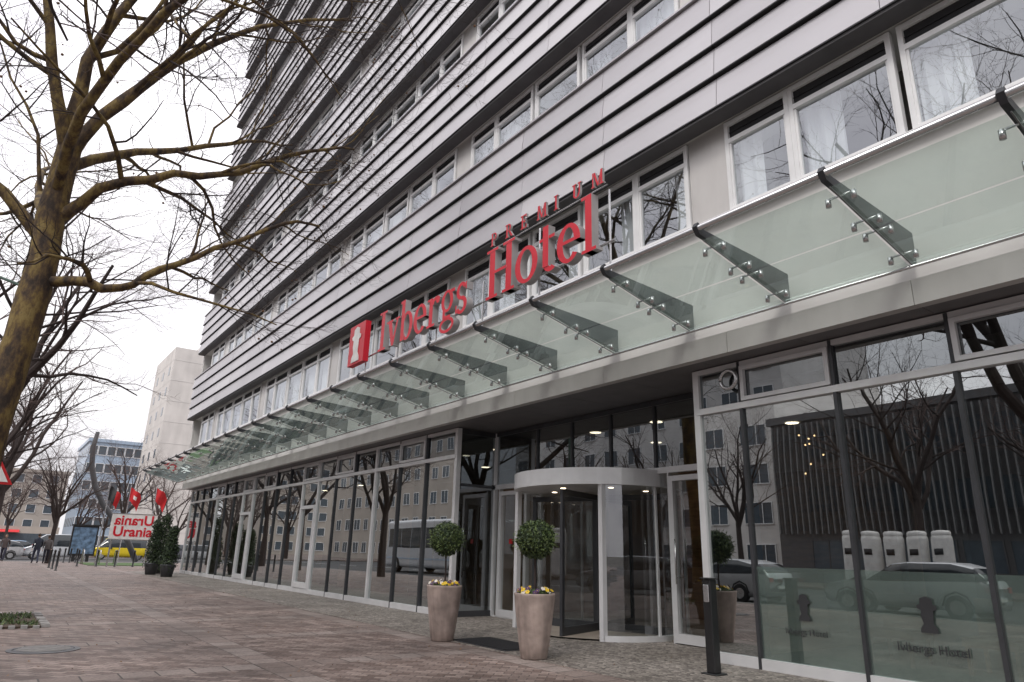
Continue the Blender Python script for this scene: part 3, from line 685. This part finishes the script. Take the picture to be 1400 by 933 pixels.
# ---------------------------------------------------------------- trees
def grow(mb,p,d,Ln,r,lev,maxlev,rnd,nch,tips,gn=.22,up=.04):
    n={0:6,1:6,2:5,3:4,4:3,5:2}[lev]; pts=[p.copy()]; rs=[r]; dd=d.copy(); dirs=[dd.copy()]
    for i in range(n):
        dd=(dd+Vector((rnd.gauss(0,gn),rnd.gauss(0,gn),rnd.gauss(0,gn)+up))).normalized()
        p=p+dd*(Ln/n); pts.append(p.copy()); rs.append(r*(1-.72*(i+1)/n)); dirs.append(dd.copy())
    mb.tube(pts,rs,{0:9,1:7,2:5,3:4,4:3,5:3}[lev],0 if lev<2 else 1,cap=False)
    if lev>=maxlev: tips.append(pts[-1]); return
    children(mb,pts,rs,dirs,Ln,lev,maxlev,rnd,nch,tips,gn,up)
def children(mb,pts,rs,dirs,Ln,lev,maxlev,rnd,nch,tips,gn,up,t0=.22):
    k=nch[lev]
    for j in range(k):
        t=t0+(1-t0)*(j+rnd.random()*.8)/k; t=min(t,.999); f=t*(len(pts)-1); i=int(f); q=pts[i].lerp(pts[i+1],f-i); d=dirs[i]
        r=(rs[i]*(1-(f-i))+rs[i+1]*(f-i))
        a=d.orthogonal().normalized(); b=d.cross(a); th=rnd.uniform(0,6.283); ax=a*math.cos(th)+b*math.sin(th)
        an=rad(rnd.uniform(28,68)); nd=(d*math.cos(an)+ax*math.sin(an)) 
        if nd.z<-.45: nd.z*=.3
        nd.normalize()
        grow(mb,q,nd,Ln*rnd.uniform(.42,.68)*(1.1-.35*t),max(r*.55,.0032),lev+1,maxlev,rnd,nch,tips,gn,up)
def limb(mb,pts,r0,r1,rnd,nch,tips,maxlev,lenf=.55,t0=.2,lev=0):
    P=[Vector(p) for p in pts]; Q=[]
    for i in range(len(P)-1):
        a=P[max(i-1,0)];b=P[i];c=P[i+1];d=P[min(i+2,len(P)-1)]
        for k in range(3):
            t=k/3; Q.append(.5*((2*b)+(c-a)*t+(2*a-5*b+4*c-d)*t*t+(3*b-a-3*c+d)*t**3)+Vector((rnd.uniform(-.04,.04),rnd.uniform(-.04,.04),rnd.uniform(-.04,.04))))
    Q.append(P[-1]); n=len(Q); rs=[(r0+(r1-r0)*(i/(n-1))**.8)*rnd.uniform(.93,1.07) for i in range(n)]
    mb.tube(Q,rs,14 if r0>.12 else 9,0,cap=False)
    dirs=[(Q[min(i+1,n-1)]-Q[max(i-1,0)]).normalized() for i in range(n)]
    Ln=sum((Q[i+1]-Q[i]).length for i in range(n-1))
    children(mb,Q,rs,dirs,Ln*lenf/.55,lev,maxlev,rnd,nch,tips,.2,.03,t0)
mt=empty('plane_tree',(-.3,14.8,0)); g=MB(); tips=[]; rnd=random.Random(21)
tr=[(-.32,14.8,-.05),(-.30,14.8,.25),(-.32,14.8,1.5),(-.28,14.85,3.2),(-.24,14.9,4.0),(-.17,14.88,4.8),(-.15,14.9,5.6),(-.12,14.9,6.4),(-.18,14.85,7.2),(-.17,14.86,8.0),(-.15,14.8,9.0)]
g.tube(tr,[.48,.35,.31,.28,.285,.265,.275,.245,.25,.225,.21],18,0,cap=False)
N1=[9,7,6,4]
limb(g,[(-.14,14.9,5.9),(.4,14.6,6.0),(1.1,14.0,5.85),(1.7,13.8,6.3),(2.6,13.8,7.0),(3.8,13.6,7.9),(4.6,13.6,8.1)],.12,.025,rnd,N1,tips,4,.42,.22)
limb(g,[(-.12,14.9,7.2),(.5,14.4,7.9),(1.67,14,8.45),(2.9,14,9.0),(4.2,13.8,10.0),(5.2,13.6,10.3)],.13,.025,rnd,N1,tips,4,.42,.2)
limb(g,[(-.15,14.8,8.6),(.5,14.4,9.9),(1.2,14.2,11.0),(2.02,14,11.9),(3.2,13.8,13.0),(4.8,13.6,13.8)],.15,.025,rnd,N1,tips,4,.42,.2)
limb(g,[(-.15,14.8,9.0),(-.2,14.5,10.6),(.3,14.2,12.4),(.8,14,14.6),(1.6,13.8,16.5)],.17,.03,rnd,N1,tips,4,.42,.2)
limb(g,[(-.17,14.8,8.6),(-.8,14.4,10.2),(-1.2,14.0,12.2),(-1.8,13.6,14.5)],.15,.03,rnd,[7,6,5,3],tips,3,.42,.2)
limb(g,[(-.2,14.9,7.6),(-.1,13.4,8.8),(.5,11.9,9.8),(1.3,10.8,10.6),(2.5,10,11.2),(3.6,9.6,11.4)],.12,.025,rnd,N1,tips,4,.40,.25)
limb(g,[(-.2,14.9,8.2),(.6,15.6,9.3),(2.0,16.6,10.5),(3.6,17.4,11.8),(5.0,18.0,12.6)],.13,.025,rnd,N1,tips,4,.42,.25)
limb(g,[(-.2,14.9,6.8),(-1.5,15.1,8.0),(-3.2,15.0,9.4),(-5,15,11)],.13,.03,rnd,[6,5,4,3],tips,3,.5,.25)
limb(g,[(-.2,14.9,7.0),(-.5,16.6,8.4),(-.6,18.5,9.8),(-.3,20.3,11)],.12,.03,rnd,N1,tips,3,.5,.25)
for p in tips:
    if rnd.random()<.035:
        c=p+Vector((0,0,-.06)); s_=rnd.uniform(.8,1.6); g.lathe(tuple(c),[(0,-.018*s_),(.014*s_,-.009*s_),(.018*s_,0),(.012*s_,.01*s_),(0,.018*s_)],6,2)
g.obj('branches',['bark','twig','seed'],mt,True)

def fartree(seed,maxlev=4):
    rnd=random.Random(seed); g=MB(); tips=[]
    h=rnd.uniform(4,5); g.tube([(0,0,-.1),(.05,0,h*.5),(0,.05,h)],[.28,.21,.18],8,0,cap=False)
    for k in range(6):
        a=k*1.05+rnd.uniform(-.3,.3); tilt=rnd.uniform(.25,1.0) if k else .1
        d=Vector((math.cos(a)*tilt,math.sin(a)*tilt,1)).normalized()
        grow(g,Vector((0,0,h-rnd.uniform(0,1.2))),d,rnd.uniform(5.0,7.5),.13,0,maxlev,rnd,[6,5,4,4],tips,.16,.06)
    me=g.obj('tmp',['twig','twigfar']); m=me.data; bpy.data.objects.remove(me); return m
tm=[fartree(5),fartree(9),fartree(14,3)]
rnd=random.Random(2)
pos=[(-.6,24.5),(-.4,34),(0.2,43),(-.3,52),(3.5,53.5),(-1.5,90),(6,92),(13,96),(-8,88),(-15,90),(2,104),(10,112),(19,108),(26,100),(-3,118),(15,128),(12.5,44),(11.5,58),
 (-2.5,5.2),(-2.4,-5),(-22,8),(-22,17),(-22,26),(-22,36),(-22,46),(-22,57),(-12,100),(-22,-4)]
for i,(x,y) in enumerate(pos):
    o=bpy.data.objects.new('bare_tree',tm[i%3] if (x,y)!=(-2.5,5.2) else tm[0]); o.location=(x,y,0); o.rotation_euler=(0,0,rnd.uniform(0,6.28)); s=rnd.uniform(.8,1.1)
    if (x,y) in ((12.5,44),(3.5,53.5),(11.5,58)): s*=.65
    if (x,y)==(-2.5,5.2): s=1.15
    o.scale=(s,s,s); scene.collection.objects.link(o)

# ---------------------------------------------------------------- other buildings
def bldg_x(name,x,depth,y0,y1,h,fl,wy,ww,wh,wall,face=1,glass='tint',frame='white'):
    e=empty(name,(x-depth/2,(y0+y1)/2,0)); g=MB(); g.box(x-depth,x,y0,y1,0,h,0); g.box(x-depth-.2,x+.25,y0-.2,y1+.2,h,h+.5,0); g.obj('walls',[wall],e)
    g=MB(); f=MB()
    n=int((y1-y0)/wy); fh=h/fl
    for k in range(fl):
        for i in range(n):
            a=y0+(i+.5)*wy-ww/2; z=fh*k+.9
            g.box(x,x+.03,a,a+ww,z,z+wh); w=.07
            f.box(x,x+.07,a-w,a,z-w,z+wh+w); f.box(x,x+.07,a+ww,a+ww+w,z-w,z+wh+w); f.box(x,x+.068,a,a+ww,z+wh,z+wh+w); f.box(x,x+.12,a,a+ww,z-w,z); f.box(x,x+.06,a+ww/2-.03,a+ww/2+.03,z,z+wh)
    g.obj('windows',[glass],e); f.obj('frames',[frame],e); return e
bldg_x('apartment_building',-31,14,29,62,27,9,3.2,1.6,1.5,'stucco')
bldg_x('apartment_building',-31,14,64,110,20,6,3.0,1.5,1.5,'beige')
e=bldg_x('office_building',-28,20,2,27.5,10.5,3,2.6,2.2,1.7,'ribs',frame='ribs')
g=MB()
y=2.0
while y<27.5: g.box(-28+.13,-28+.35,y,y+.08,3.0,10.3,0); y+=.42
g.obj('fins',['fin'],e)
bldg_x('apartment_building',-31,14,-40,0,22,7,3.2,1.8,1.5,'stucco')
def bldg_y(name,y,depth,x0,x1,h,fl,wx,ww,wh,wall,glass='tint',frame='white',z00=.9):
    e=empty(name,((x0+x1)/2,y+depth/2,0)); g=MB(); g.box(x0,x1,y,y+depth,0,h,0); g.box(x0-.3,x1+.3,y-.3,y+depth+.3,h,h+.6,0); g.obj('walls',[wall],e)
    g=MB(); f=MB(); n=int((x1-x0)/wx); fh=h/fl
    for k in range(fl):
        for i in range(n):
            a=x0+(i+.5)*wx-ww/2; z=fh*k+z00
            g.box(a,a+ww,y-.03,y,z,z+wh); f.box(a-.08,a,y-.1,y,z,z+wh); f.box(a+ww,a+ww+.08,y-.1,y,z,z+wh); f.box(a,a+ww,y-.12,y,z-.1,z); f.box(a,a+ww,y-.1,y,z+wh,z+wh+.08)
        for i in range(int(depth/3.2)):
            a=y+(i+.5)*3.2-.7; g.box(x0-.03,x0,a,a+1.4,fh*k+z00,fh*k+z00+wh)
    g.obj('windows',[glass],e); f.obj('frames',[frame],e); return e
e=empty('tower_block',(26,128,0)); g=MB(); g.box(19.3,33,120,136,0,32.5,0); g.box(23.5,31,124,134,32.5,34,0)
for k in range(9): g.box(19.28,33.02,119.97,136,3.4*k+3.1,3.4*k+3.16,1)
g.obj('walls',['towerc','concrete'],e)
g=MB()
for k in range(9):
    for i in range(3): g.box(19.27,19.30,122+i*5,123.2+i*5,3.4*k+.9,3.4*k+2.3)
g.obj('windows',['tint'],e)
e=bldg_y('office_building',150,20,12.5,26,19.5,6,1.5,1.25,1.6,'blue',frame='white')
bldg_y('apartment_building',175,18,-25,12,15,5,3,1.5,1.6,'beige')
bldg_y('apartment_building',190,18,30,80,22,7,3,1.5,1.6,'stucco')
bldg_y('apartment_building',150,18,-80,-28,22,7,3,1.5,1.6,'beige')
e=empty('shop_pavilion',(2,130,0)); g=MB(); g.box(-6,9,128,136,0,3.4,0); g.hexa([(-6,126.8,2.5),(4,126.8,2.5),(4,128,2.6),(-6,128,2.6),(-6,126.8,2.55),(4,126.8,2.55),(4,128,2.9),(-6,128,2.9)],1); g.box(-5,8,127.95,128,.4,2.4,2)
g.obj('pavilion',['beige','flag','tint'],e)
for i in range(4):
    y=15.6+i*1.15; e=empty('recycling_container',(-21,y,0)); g=MB(); g.lathe((-21,y,0),[(.3,.0),(.46,.1),(.48,.2),(.48,2.45),(.46,2.6),(.42,2.64),(.44,2.68),(.44,2.8),(.38,2.88),(.1,2.92),(0,2.92)],20); g.box(-20.54,-20.51,y-.2,y+.2,1.7,2.0,1)
    g.obj('body',['signwhite','dark'],e,True)

# ---------------------------------------------------------------- vehicles
def wheel(g,x,y,z,r,w,ax,m=1,hub=2):
    g.tube([(x-w/2,y,z),(x+w/2,y,z)],r,20,m); g.tube([(x+ax*w*.45,y,z),(x+ax*(w/2+.012),y,z)],r*.6,12,hub)
def car(name,x,y,ang,col,van=False,zg=-.12,scale=1.0):
    st=[(-2.15,.40,.80,.82,.72),(-2.05,.25,.95,1.02,.83),(-1.75,.22,.98,1.32,.87),(-1.2,.22,.96,1.44,.88),(0,.22,.93,1.47,.88),(.45,.22,.92,1.42,.88),(1.2,.22,.92,.96,.87),(1.9,.25,.78,.81,.84),(2.12,.35,.6,.63,.72)]
    if van: st=[(-2.4,.40,1.0,1.9,.80),(-2.35,.28,1.05,1.98,.9),(-1.5,.25,1.05,2.02,.92),(0,.25,1.05,2.02,.92),(.9,.25,1.05,1.98,.92),(1.25,.25,1.05,1.75,.92),(1.75,.25,1.02,1.08,.9),(2.25,.28,.85,.88,.86),(2.4,.38,.65,.68,.76)]
    g=MB(); secs=[]
    for (l,zb,zs,zr,w) in st:
        wr=w-.16*min(1,(zr-zs)/.4)
        pr=[(-w*.93,zb),(-w,zb+.18),(-w,(zb+zs)/2),(-w*.97,zs),(-wr,zr-.03),(-wr*.8,zr),(wr*.8,zr),(wr,zr-.03),(w*.97,zs),(w,(zb+zs)/2),(w,zb+.18),(w*.93,zb)]
        secs.append((l,pr))
    n=12
    for l,pr in secs:
        for (u,z) in pr: g.v.append((u,l,z))
    for i in range(len(secs)-1):
        hi=(st[i][3]-st[i][2]>.25) and (st[i+1][3]-st[i+1][2]>.25)
        tr=(st[i][3]-st[i][2]>.25)!=(st[i+1][3]-st[i+1][2]>.25)
        for k in range(n):
            k2=(k+1)%n; m=0
            if k in (3,7) and (hi or tr): m=1
            if k in (4,5,6) and tr: m=1
            g.f.append((i*n+k,i*n+k2,(i+1)*n+k2,(i+1)*n+k)); g.m.append(m)
    g.f.append(tuple(range(n))); g.m.append(0); g.f.append(tuple(range((len(secs)-1)*n,len(secs)*n))[::-1]); g.m.append(0)
    e=empty(name,(0,0,0))
    o1=g.obj('body',[paint(name+'_paint',col),'carglass'],e,True)
    w=MB(); wb=1.3 if not van else 1.5
    for yy in (-wb,wb):
        for sx in (-1,1): 
            wheel(w,sx*.80,yy,.31,.315,.2,sx,0,1)
            w.tube([(sx*.885,yy-.37,.33),(sx*.89,yy-.26,.6),(sx*.89,yy,.71),(sx*.89,yy+.26,.6),(sx*.885,yy+.37,.33)],.025,6,0)
    L2=st[-1][0]
    for sx in (-.62,.62):
        w.box(sx-.14,sx+.14,L2-.14,L2+.0,.62,.74,1); w.box(sx-.1,sx+.1,st[0][0]-.03,st[0][0]+.08,.72,.86,2)
    w.box(-.26,.26,st[0][0]-.04,st[0][0],.5,.6,3); w.box(-.26,.26,L2,L2+.02,.42,.52,3)
    for sx in (-1,1): w.box(sx*.98-.08,sx*.98+.08,.75,.86,.95,1.08,0)
    o2=w.obj('wheels_and_trim',['rubber','steel','redlight','paint'],e)
    e.location=(x,y,zg); e.rotation_euler=(0,0,ang)
    for o in (o1,o2): o.matrix_parent_inverse=Matrix.Identity(4)
car('parked_car',-6.4,10.2,0,(.62,.63,.65)); car('parked_car',-6.4,16.4,0,(.50,.51,.53)); car('parked_car',-6.4,21.6,0,(.05,.06,.09)); car('parked_car',-6.4,4.2,0,(.6,.6,.6))
car('car',-4.9,31,0,(.6,.6,.6)); car('car',-9.8,19,math.pi,(.35,.02,.02))
car('van',10.2,74,rad(90),(.72,.55,.03),True); car('car',2.6,76,rad(-90),(.25,.38,.55)); car('van',5.0,70,rad(90),(.6,.62,.65),True); car('car',14,70,rad(90),(.1,.1,.12)); car('car',0.6,69,rad(90),(.45,.45,.46))
def coach(x,y,ang):
    e=empty('coach',(0,0,0)); g=MB(); g.box(-1.25,1.25,-6,6,.35,3.5,0)
    o=g.obj('body',[paint('coach_paint',(.62,.63,.66))],e); bv=o.modifiers.new('b','BEVEL'); bv.width=.22; bv.segments=4
    g=MB()
    for sx in (-1,1):
        for k in range(8): g.box(sx*1.255-.01,sx*1.255+.01,-5.6+k*1.38,-5.6+k*1.38+1.3,1.65,2.95,0)
        g.box(sx*1.255-.01,sx*1.255+.01,-5.7,5.6,.9,.98,2)
        for yy in (-3.6,3.6): wheel(g,sx*1.15,yy,.5,.5,.3,sx,1,3)
    g.box(-1.1,1.1,5.985,6.02,1.3,3.0,0); g.box(-1.0,1.0,-6.02,-5.985,2.0,2.9,0)
    for sx in (-.9,.9): g.box(sx-.18,sx+.18,5.99,6.03,.6,.8,3); g.box(sx-.12,sx+.12,-6.03,-5.99,.7,1.1,4)
    g.box(-1.55,-1.27,5.7,5.8,2.2,2.7,1); g.box(1.27,1.55,5.7,5.8,2.2,2.7,1)
    o2=g.obj('windows_and_wheels',['carglass','rubber','blue','steel','redlight'],e)
    e.location=(x,y,-.12); e.rotation_euler=(0,0,ang)
    for q in (o,o2): q.matrix_parent_inverse=Matrix.Identity(4)
coach(-8.6,42,math.pi)

# ---------------------------------------------------------------- street furniture
us=empty('street_sign_board',(6.9,46.8,0)); g=MB(); g.box(5.75,8.15,46.75,46.85,1.55,2.95,0); g.box(5.9,5.98,46.86,46.94,0,2.9,1); g.box(7.9,7.98,46.86,46.94,0,2.9,1)
g.box(5.70,8.20,46.74,46.86,2.952,3.0,1); g.box(5.70,8.20,46.74,46.86,1.50,1.548,1)
g.obj('board',['signwhite','steel'],us)
text('Urania','lettering_upper',.78,'red',us,(6.95,46.74,2.36),(rad(90),0,0),.005,.018,-1); text('Urania','lettering_lower',.78,'red',us,(6.95,46.74,1.72),(rad(90),0,0),.005,.018)
for i,(x,y) in enumerate(((5.7,50),(6.9,50.2),(8.2,49))):
    e=empty('flag_pole',(x,y,0)); g=MB(); g.tube([(x,y,0),(x,y,4.9)],[.035,.025],8); g.obj('pole',['steel'],e)
    g=MB(); n=12
    P=lambda u,v:(x+.04+u*.68*(1-.25*v), y+.10*math.sin(u*6+v*2+i), 4.7-v*(.85)-.45*u*u-.12*u+.05*math.sin(u*9+i))
    for a in range(n):
        for b_ in range(8):
            g.quad(P(a/n,b_/8),P((a+1)/n,b_/8),P((a+1)/n,(b_+1)/8),P(a/n,(b_+1)/8),1 if (i==1 and 4<=a<=7 and 3<=b_<=4) else (2 if (i==0 and a<7) else 0))
    g.obj('cloth',['flag','signwhite','black'],e,True)
sc=empty('arc_sculpture',(6,60,0)); g=MB(); pts=[];rs=[]
ctrl=[(5.35,60,9.3),(5.25,60,8.2),(5.4,60,6.8),(5.85,60,5.4),(6.6,60,4.1),(7.6,60,2.9),(8.7,60,1.5),(9.5,60,0)]
for i,p in enumerate(ctrl): pts.append(p); rs.append((.14,.17,.19,.20,.2,.2,.2,.2)[i])
g.tube(pts,rs,8); g.obj('arc',['arc'],sc,True)
ps=empty('advertising_display',(6.1,63,0)); g=MB(); g.box(5.2,6.9,62.0,62.3,.35,2.5,0); g.box(5.3,6.8,61.97,61.999,.5,2.4,1); g.box(5.5,5.7,62.05,62.25,-.12,.35,0); g.box(6.4,6.6,62.05,62.25,-.12,.35,0); g.box(5.1,7.0,61.9,62.4,2.5,2.6,0)
g.obj('display',['black','poster'],ps)
for (x,y) in [(3.0,40+2.2*i) for i in range(3)]+[(3.6+i*.95,47.6) for i in range(7)]+[(4.2+.35*i,56+.1*i) for i in range(5)]:
    e=empty('bollard',(x,y,0)); g=MB(); g.lathe((x,y,0),[(.07,0),(.07,.02),(.045,.04),(.045,.82),(.055,.84),(.055,.88),(.03,.93),(0,.94)],12); g.obj('post',['black'],e,True)
e=empty('street_lamp',(-.12,21,0)); g=MB(); g.tube([(-.12,21,0),(-.12,21,.9),(-.12,21,1.0),(-.12,21,7.2),(-.3,21,7.6),(-1.6,21,7.9)],[.10,.10,.06,.045,.04,.035],12,0)
g.lathe((-1.9,21,7.82),[(0,.12),(.16,.08),(.3,.0),(.26,-.06),(0,-.10)],12,0); g.obj('pole',[pmat('lamp_green',(.10,.16,.13),.5)],e,True)
e=empty('traffic_sign',(-.10,24,0)); g=MB(); g.tube([(-.10,24.05,0),(-.10,24.05,3.5)],.03,8,1)
def tri(cx,cz,s,y,m,t):
    b=len(g.v); pr=[(cx-s,cz-.577*s),(cx+s,cz-.577*s),(cx,cz+1.155*s)]
    for dy in (0,t):
        for (u,v) in pr: g.v.append((u,y+dy,v))
    g.f+= [(b,b+1,b+2),(b+5,b+4,b+3),(b,b+1,b+4,b+3),(b+1,b+2,b+5,b+4),(b+2,b,b+3,b+5)]; g.m+=[m]*5
tri(-.10,3.05,.45,24.0,0,.02); tri(-.10,3.05,.33,23.99,2,.008)
g.obj('sign',['flag','steel','signwhite'],e)
for i in range(3):
    e=empty('bike_rack',(5.2+i*.9,52,0)); x=5.2+i*.9; g=MB(); g.tube([(x,51.6,0),(x,51.6,.75),(x,51.7,.85),(x,52.3,.85),(x,52.4,.75),(x,52.4,0)],.03,8); g.obj('hoop',['steel'],e,True)

# ---------------------------------------------------------------- people
def clothmat(name,top,bot):
    m,nt,out=newmat(name); b=nt.nodes.new('ShaderNodeBsdfPrincipled'); b.inputs['Roughness'].default_value=.85; L(nt,b.outputs[0],out.inputs[0])
    tc=nt.nodes.new('ShaderNodeTexCoord'); s=nt.nodes.new('ShaderNodeSeparateXYZ'); L(nt,tc.outputs['Object'],s.inputs[0])
    r=nt.nodes.new('ShaderNodeValToRGB'); r.color_ramp.interpolation='CONSTANT'; dv=nt.nodes.new('ShaderNodeMath'); dv.operation='DIVIDE'; dv.inputs[1].default_value=2; L(nt,s.outputs['Z'],dv.inputs[0]); L(nt,dv.outputs[0],r.inputs[0])
    e=r.color_ramp.elements; e[0].color=(.03,.02,.015,1); e[1].position=.05; e[1].color=(*bot,1); k=e.new(.44); k.color=(*top,1)
    L(nt,r.outputs[0],b.inputs['Base Color']); return m
def skinmesh(name,vs,es,root,mat,parent,sub=2):
    me=bpy.data.meshes.new(name); me.from_pydata([v[:3] for v in vs],es,[]); me.materials.append(mat)
    o=bpy.data.objects.new(name,me); scene.collection.objects.link(o) 
    o.modifiers.new('s','SKIN')
    for i,v in enumerate(vs):
        sv=me.skin_vertices[0].data[i]; sv.radius=(v[3],v[3]*(v[4] if len(v)>4 else 1)); sv.use_root=(i==root)
    sb=o.modifiers.new('ss','SUBSURF'); sb.levels=sub; sb.render_levels=sub
    o.parent=parent; return o
def person(x,y,ang,top,bot,h=1.76,ph=1):
    e=empty('pedestrian',(0,0,0)); k=h/1.76
    s=ph
    vs=[(0,0,.95,.15,.75),(0,.0,1.15,.145,.75),(0,.01,1.36,.17,.68),(0,.01,1.47,.075),(0,.02,1.55,.055),
        (-.19,.01,1.40,.065),(-.24,-.10*s,1.14,.05),(-.24,.02*s+.04,.90,.036),
        (.19,.01,1.40,.065),(.24,.08*s,1.14,.05),(.22,.24*s,.93,.036),
        (-.10,0,.90,.10),(-.10,.16*s,.50,.066),(-.10,.20*s,.09,.045),(-.10,.34*s if s>0 else -.1,.045,.04),
        (.10,0,.90,.10),(.10,-.06*s,.50,.066),(.10,-.32*s,.14,.045),(.10,-.22*s,.05,.04)]
    es=[(0,1),(1,2),(2,3),(3,4),(2,5),(5,6),(6,7),(2,8),(8,9),(9,10),(0,11),(11,12),(12,13),(13,14),(0,15),(15,16),(16,17),(17,18)]
    skinmesh('body',vs,es,0,clothmat('clothes',top,bot),e)
    for (hx,hy,hz) in ((-.24,.02*s+.04,.88),(.22,.25*s,.91)):
        hv=[(hx,hy,hz,.028),(hx,hy+.01,hz-.07,.032,.5)]; he=[(0,1)]
        for f,(oy,ln) in enumerate(((-.03,.065),(-.01,.08),(.012,.078),(.032,.062))):
            b=len(hv); hv+=[(hx,hy+oy,hz-.10,.009),(hx,hy+oy+.01,hz-.10-ln*.6,.008),(hx,hy+oy+.02,hz-.10-ln,.007)]; he+=[(1,b),(b,b+1),(b+1,b+2)]
        b=len(hv); hv+=[(hx,hy+.04,hz-.05,.011),(hx,hy+.06,hz-.09,.009)]; he+=[(0,b),(b,b+1)]
        skinmesh('hand',hv,he,0,M['skin'],e,1)
    g=MB(); g.lathe((0,.03,1.655),[(0.001,-.12),(.045,-.105),(.066,-.05),(.075,.0),(.073,.05),(.05,.095),(0.001,.115)],14,0)
    g.hexa([(-.012,.10,1.63),(.012,.10,1.63),(.012,.125,1.632),(-.012,.125,1.632),(-.006,.10,1.67),(.006,.10,1.67),(.006,.108,1.67),(-.006,.108,1.67)],0)
    for sx in (-1,1): g.box(sx*.078-.008,sx*.078+.008,.02,.05,1.63,1.68,0); g.box(sx*.03-.01,sx*.03+.01,.098,.104,1.665,1.675,1)
    g.box(-.022,.022,.096,.1,1.595,1.602,1)
    g.lathe((0,.018,1.675),[(.072,-.07),(.082,-.02),(.084,.03),(.06,.085),(0.001,.108)],14,1)
    o=g.obj('head',['skin','hair'],None,True); o.parent=e
    e.location=(x,y,0); e.rotation_euler=(0,0,ang); e.scale=(k,k,k)
person(2.75,52.5,.1,(.02,.025,.04),(.03,.035,.06)); person(3.3,52.9,.0,(.10,.09,.09),(.02,.02,.03),1.68,-1); person(1.2,57,2.9,(.08,.06,.06),(.03,.03,.05),1.7)

# ---------------------------------------------------------------- world / light / camera
el,az=rad(48),rad(-120)
w=bpy.data.worlds.new('World'); scene.world=w; w.use_nodes=True; nt=w.node_tree; nt.nodes.clear()
out=nt.nodes.new('ShaderNodeOutputWorld'); bg=nt.nodes.new('ShaderNodeBackground'); L(nt,bg.outputs[0],out.inputs[0]); bg.inputs[1].default_value=.142
sky=nt.nodes.new('ShaderNodeTexSky'); sky.sky_type='NISHITA'; sky.sun_disc=False; sky.sun_elevation=el; sky.sun_rotation=az
hs=nt.nodes.new('ShaderNodeHueSaturation'); hs.inputs['Saturation'].default_value=.25; L(nt,sky.outputs[0],hs.inputs['Color'])
tc=nt.nodes.new('ShaderNodeTexCoord'); mp=nt.nodes.new('ShaderNodeMapping'); mp.inputs['Scale'].default_value=(1,1,2.5); L(nt,tc.outputs['Generated'],mp.inputs[0])
n=nt.nodes.new('ShaderNodeTexNoise'); n.inputs['Scale'].default_value=3.4; n.inputs['Detail'].default_value=5; n.inputs['Roughness'].default_value=.55; L(nt,mp.outputs[0],n.inputs[0])
r=nt.nodes.new('ShaderNodeValToRGB'); r.color_ramp.elements[0].position=.35; r.color_ramp.elements[1].position=.62
r.color_ramp.elements[0].color=(.78,.755,.805,1); r.color_ramp.elements[1].color=(1,.98,1,1); L(nt,n.outputs['Fac'],r.inputs[0])
sz=nt.nodes.new('ShaderNodeSeparateXYZ'); L(nt,tc.outputs['Generated'],sz.inputs[0])
gr=nt.nodes.new('ShaderNodeMapRange'); gr.inputs['From Min'].default_value=0; gr.inputs['From Max'].default_value=1; gr.inputs['To Min'].default_value=7.2; gr.inputs['To Max'].default_value=17
L(nt,sz.outputs['Z'],gr.inputs['Value'])
ml=nt.nodes.new('ShaderNodeVectorMath'); ml.operation='SCALE'; L(nt,gr.outputs[0],ml.inputs['Scale']); L(nt,r.outputs[0],ml.inputs[0])
mx=nt.nodes.new('ShaderNodeMixRGB'); mx.inputs[0].default_value=.92; L(nt,hs.outputs[0],mx.inputs[1]); L(nt,ml.outputs[0],mx.inputs[2]); L(nt,mx.outputs[0],bg.inputs[0])
sd=bpy.data.lights.new('sun','SUN'); sd.energy=1.5; sd.angle=rad(12); sd.color=(1,.96,.91); so=bpy.data.objects.new('sun',sd); scene.collection.objects.link(so)
dirv=Vector((-math.cos(el)*.85,-math.cos(el)*.5,math.sin(el))).normalized()
so.rotation_euler=dirv.to_track_quat('Z','Y').to_euler()

cam=bpy.data.cameras.new('camera'); co=bpy.data.objects.new('camera',cam); scene.collection.objects.link(co); scene.camera=co
cam.lens=24; cam.sensor_width=36; cam.clip_end=3000; cam.clip_start=.05
phi,th,ro=rad(36.2),rad(17.3),.026
h=Vector((math.sin(phi),math.cos(phi),0)); F=h*math.cos(th)+Vector((0,0,math.sin(th))); R0=Vector((math.cos(phi),-math.sin(phi),0)); U0=R0.cross(F)
Rv=R0*math.cos(ro)+U0*math.sin(ro); Uv=-R0*math.sin(ro)+U0*math.cos(ro)
co.matrix_world=Matrix(((Rv.x,Uv.x,-F.x,0),(Rv.y,Uv.y,-F.y,0),(Rv.z,Uv.z,-F.z,H),(0,0,0,1)))
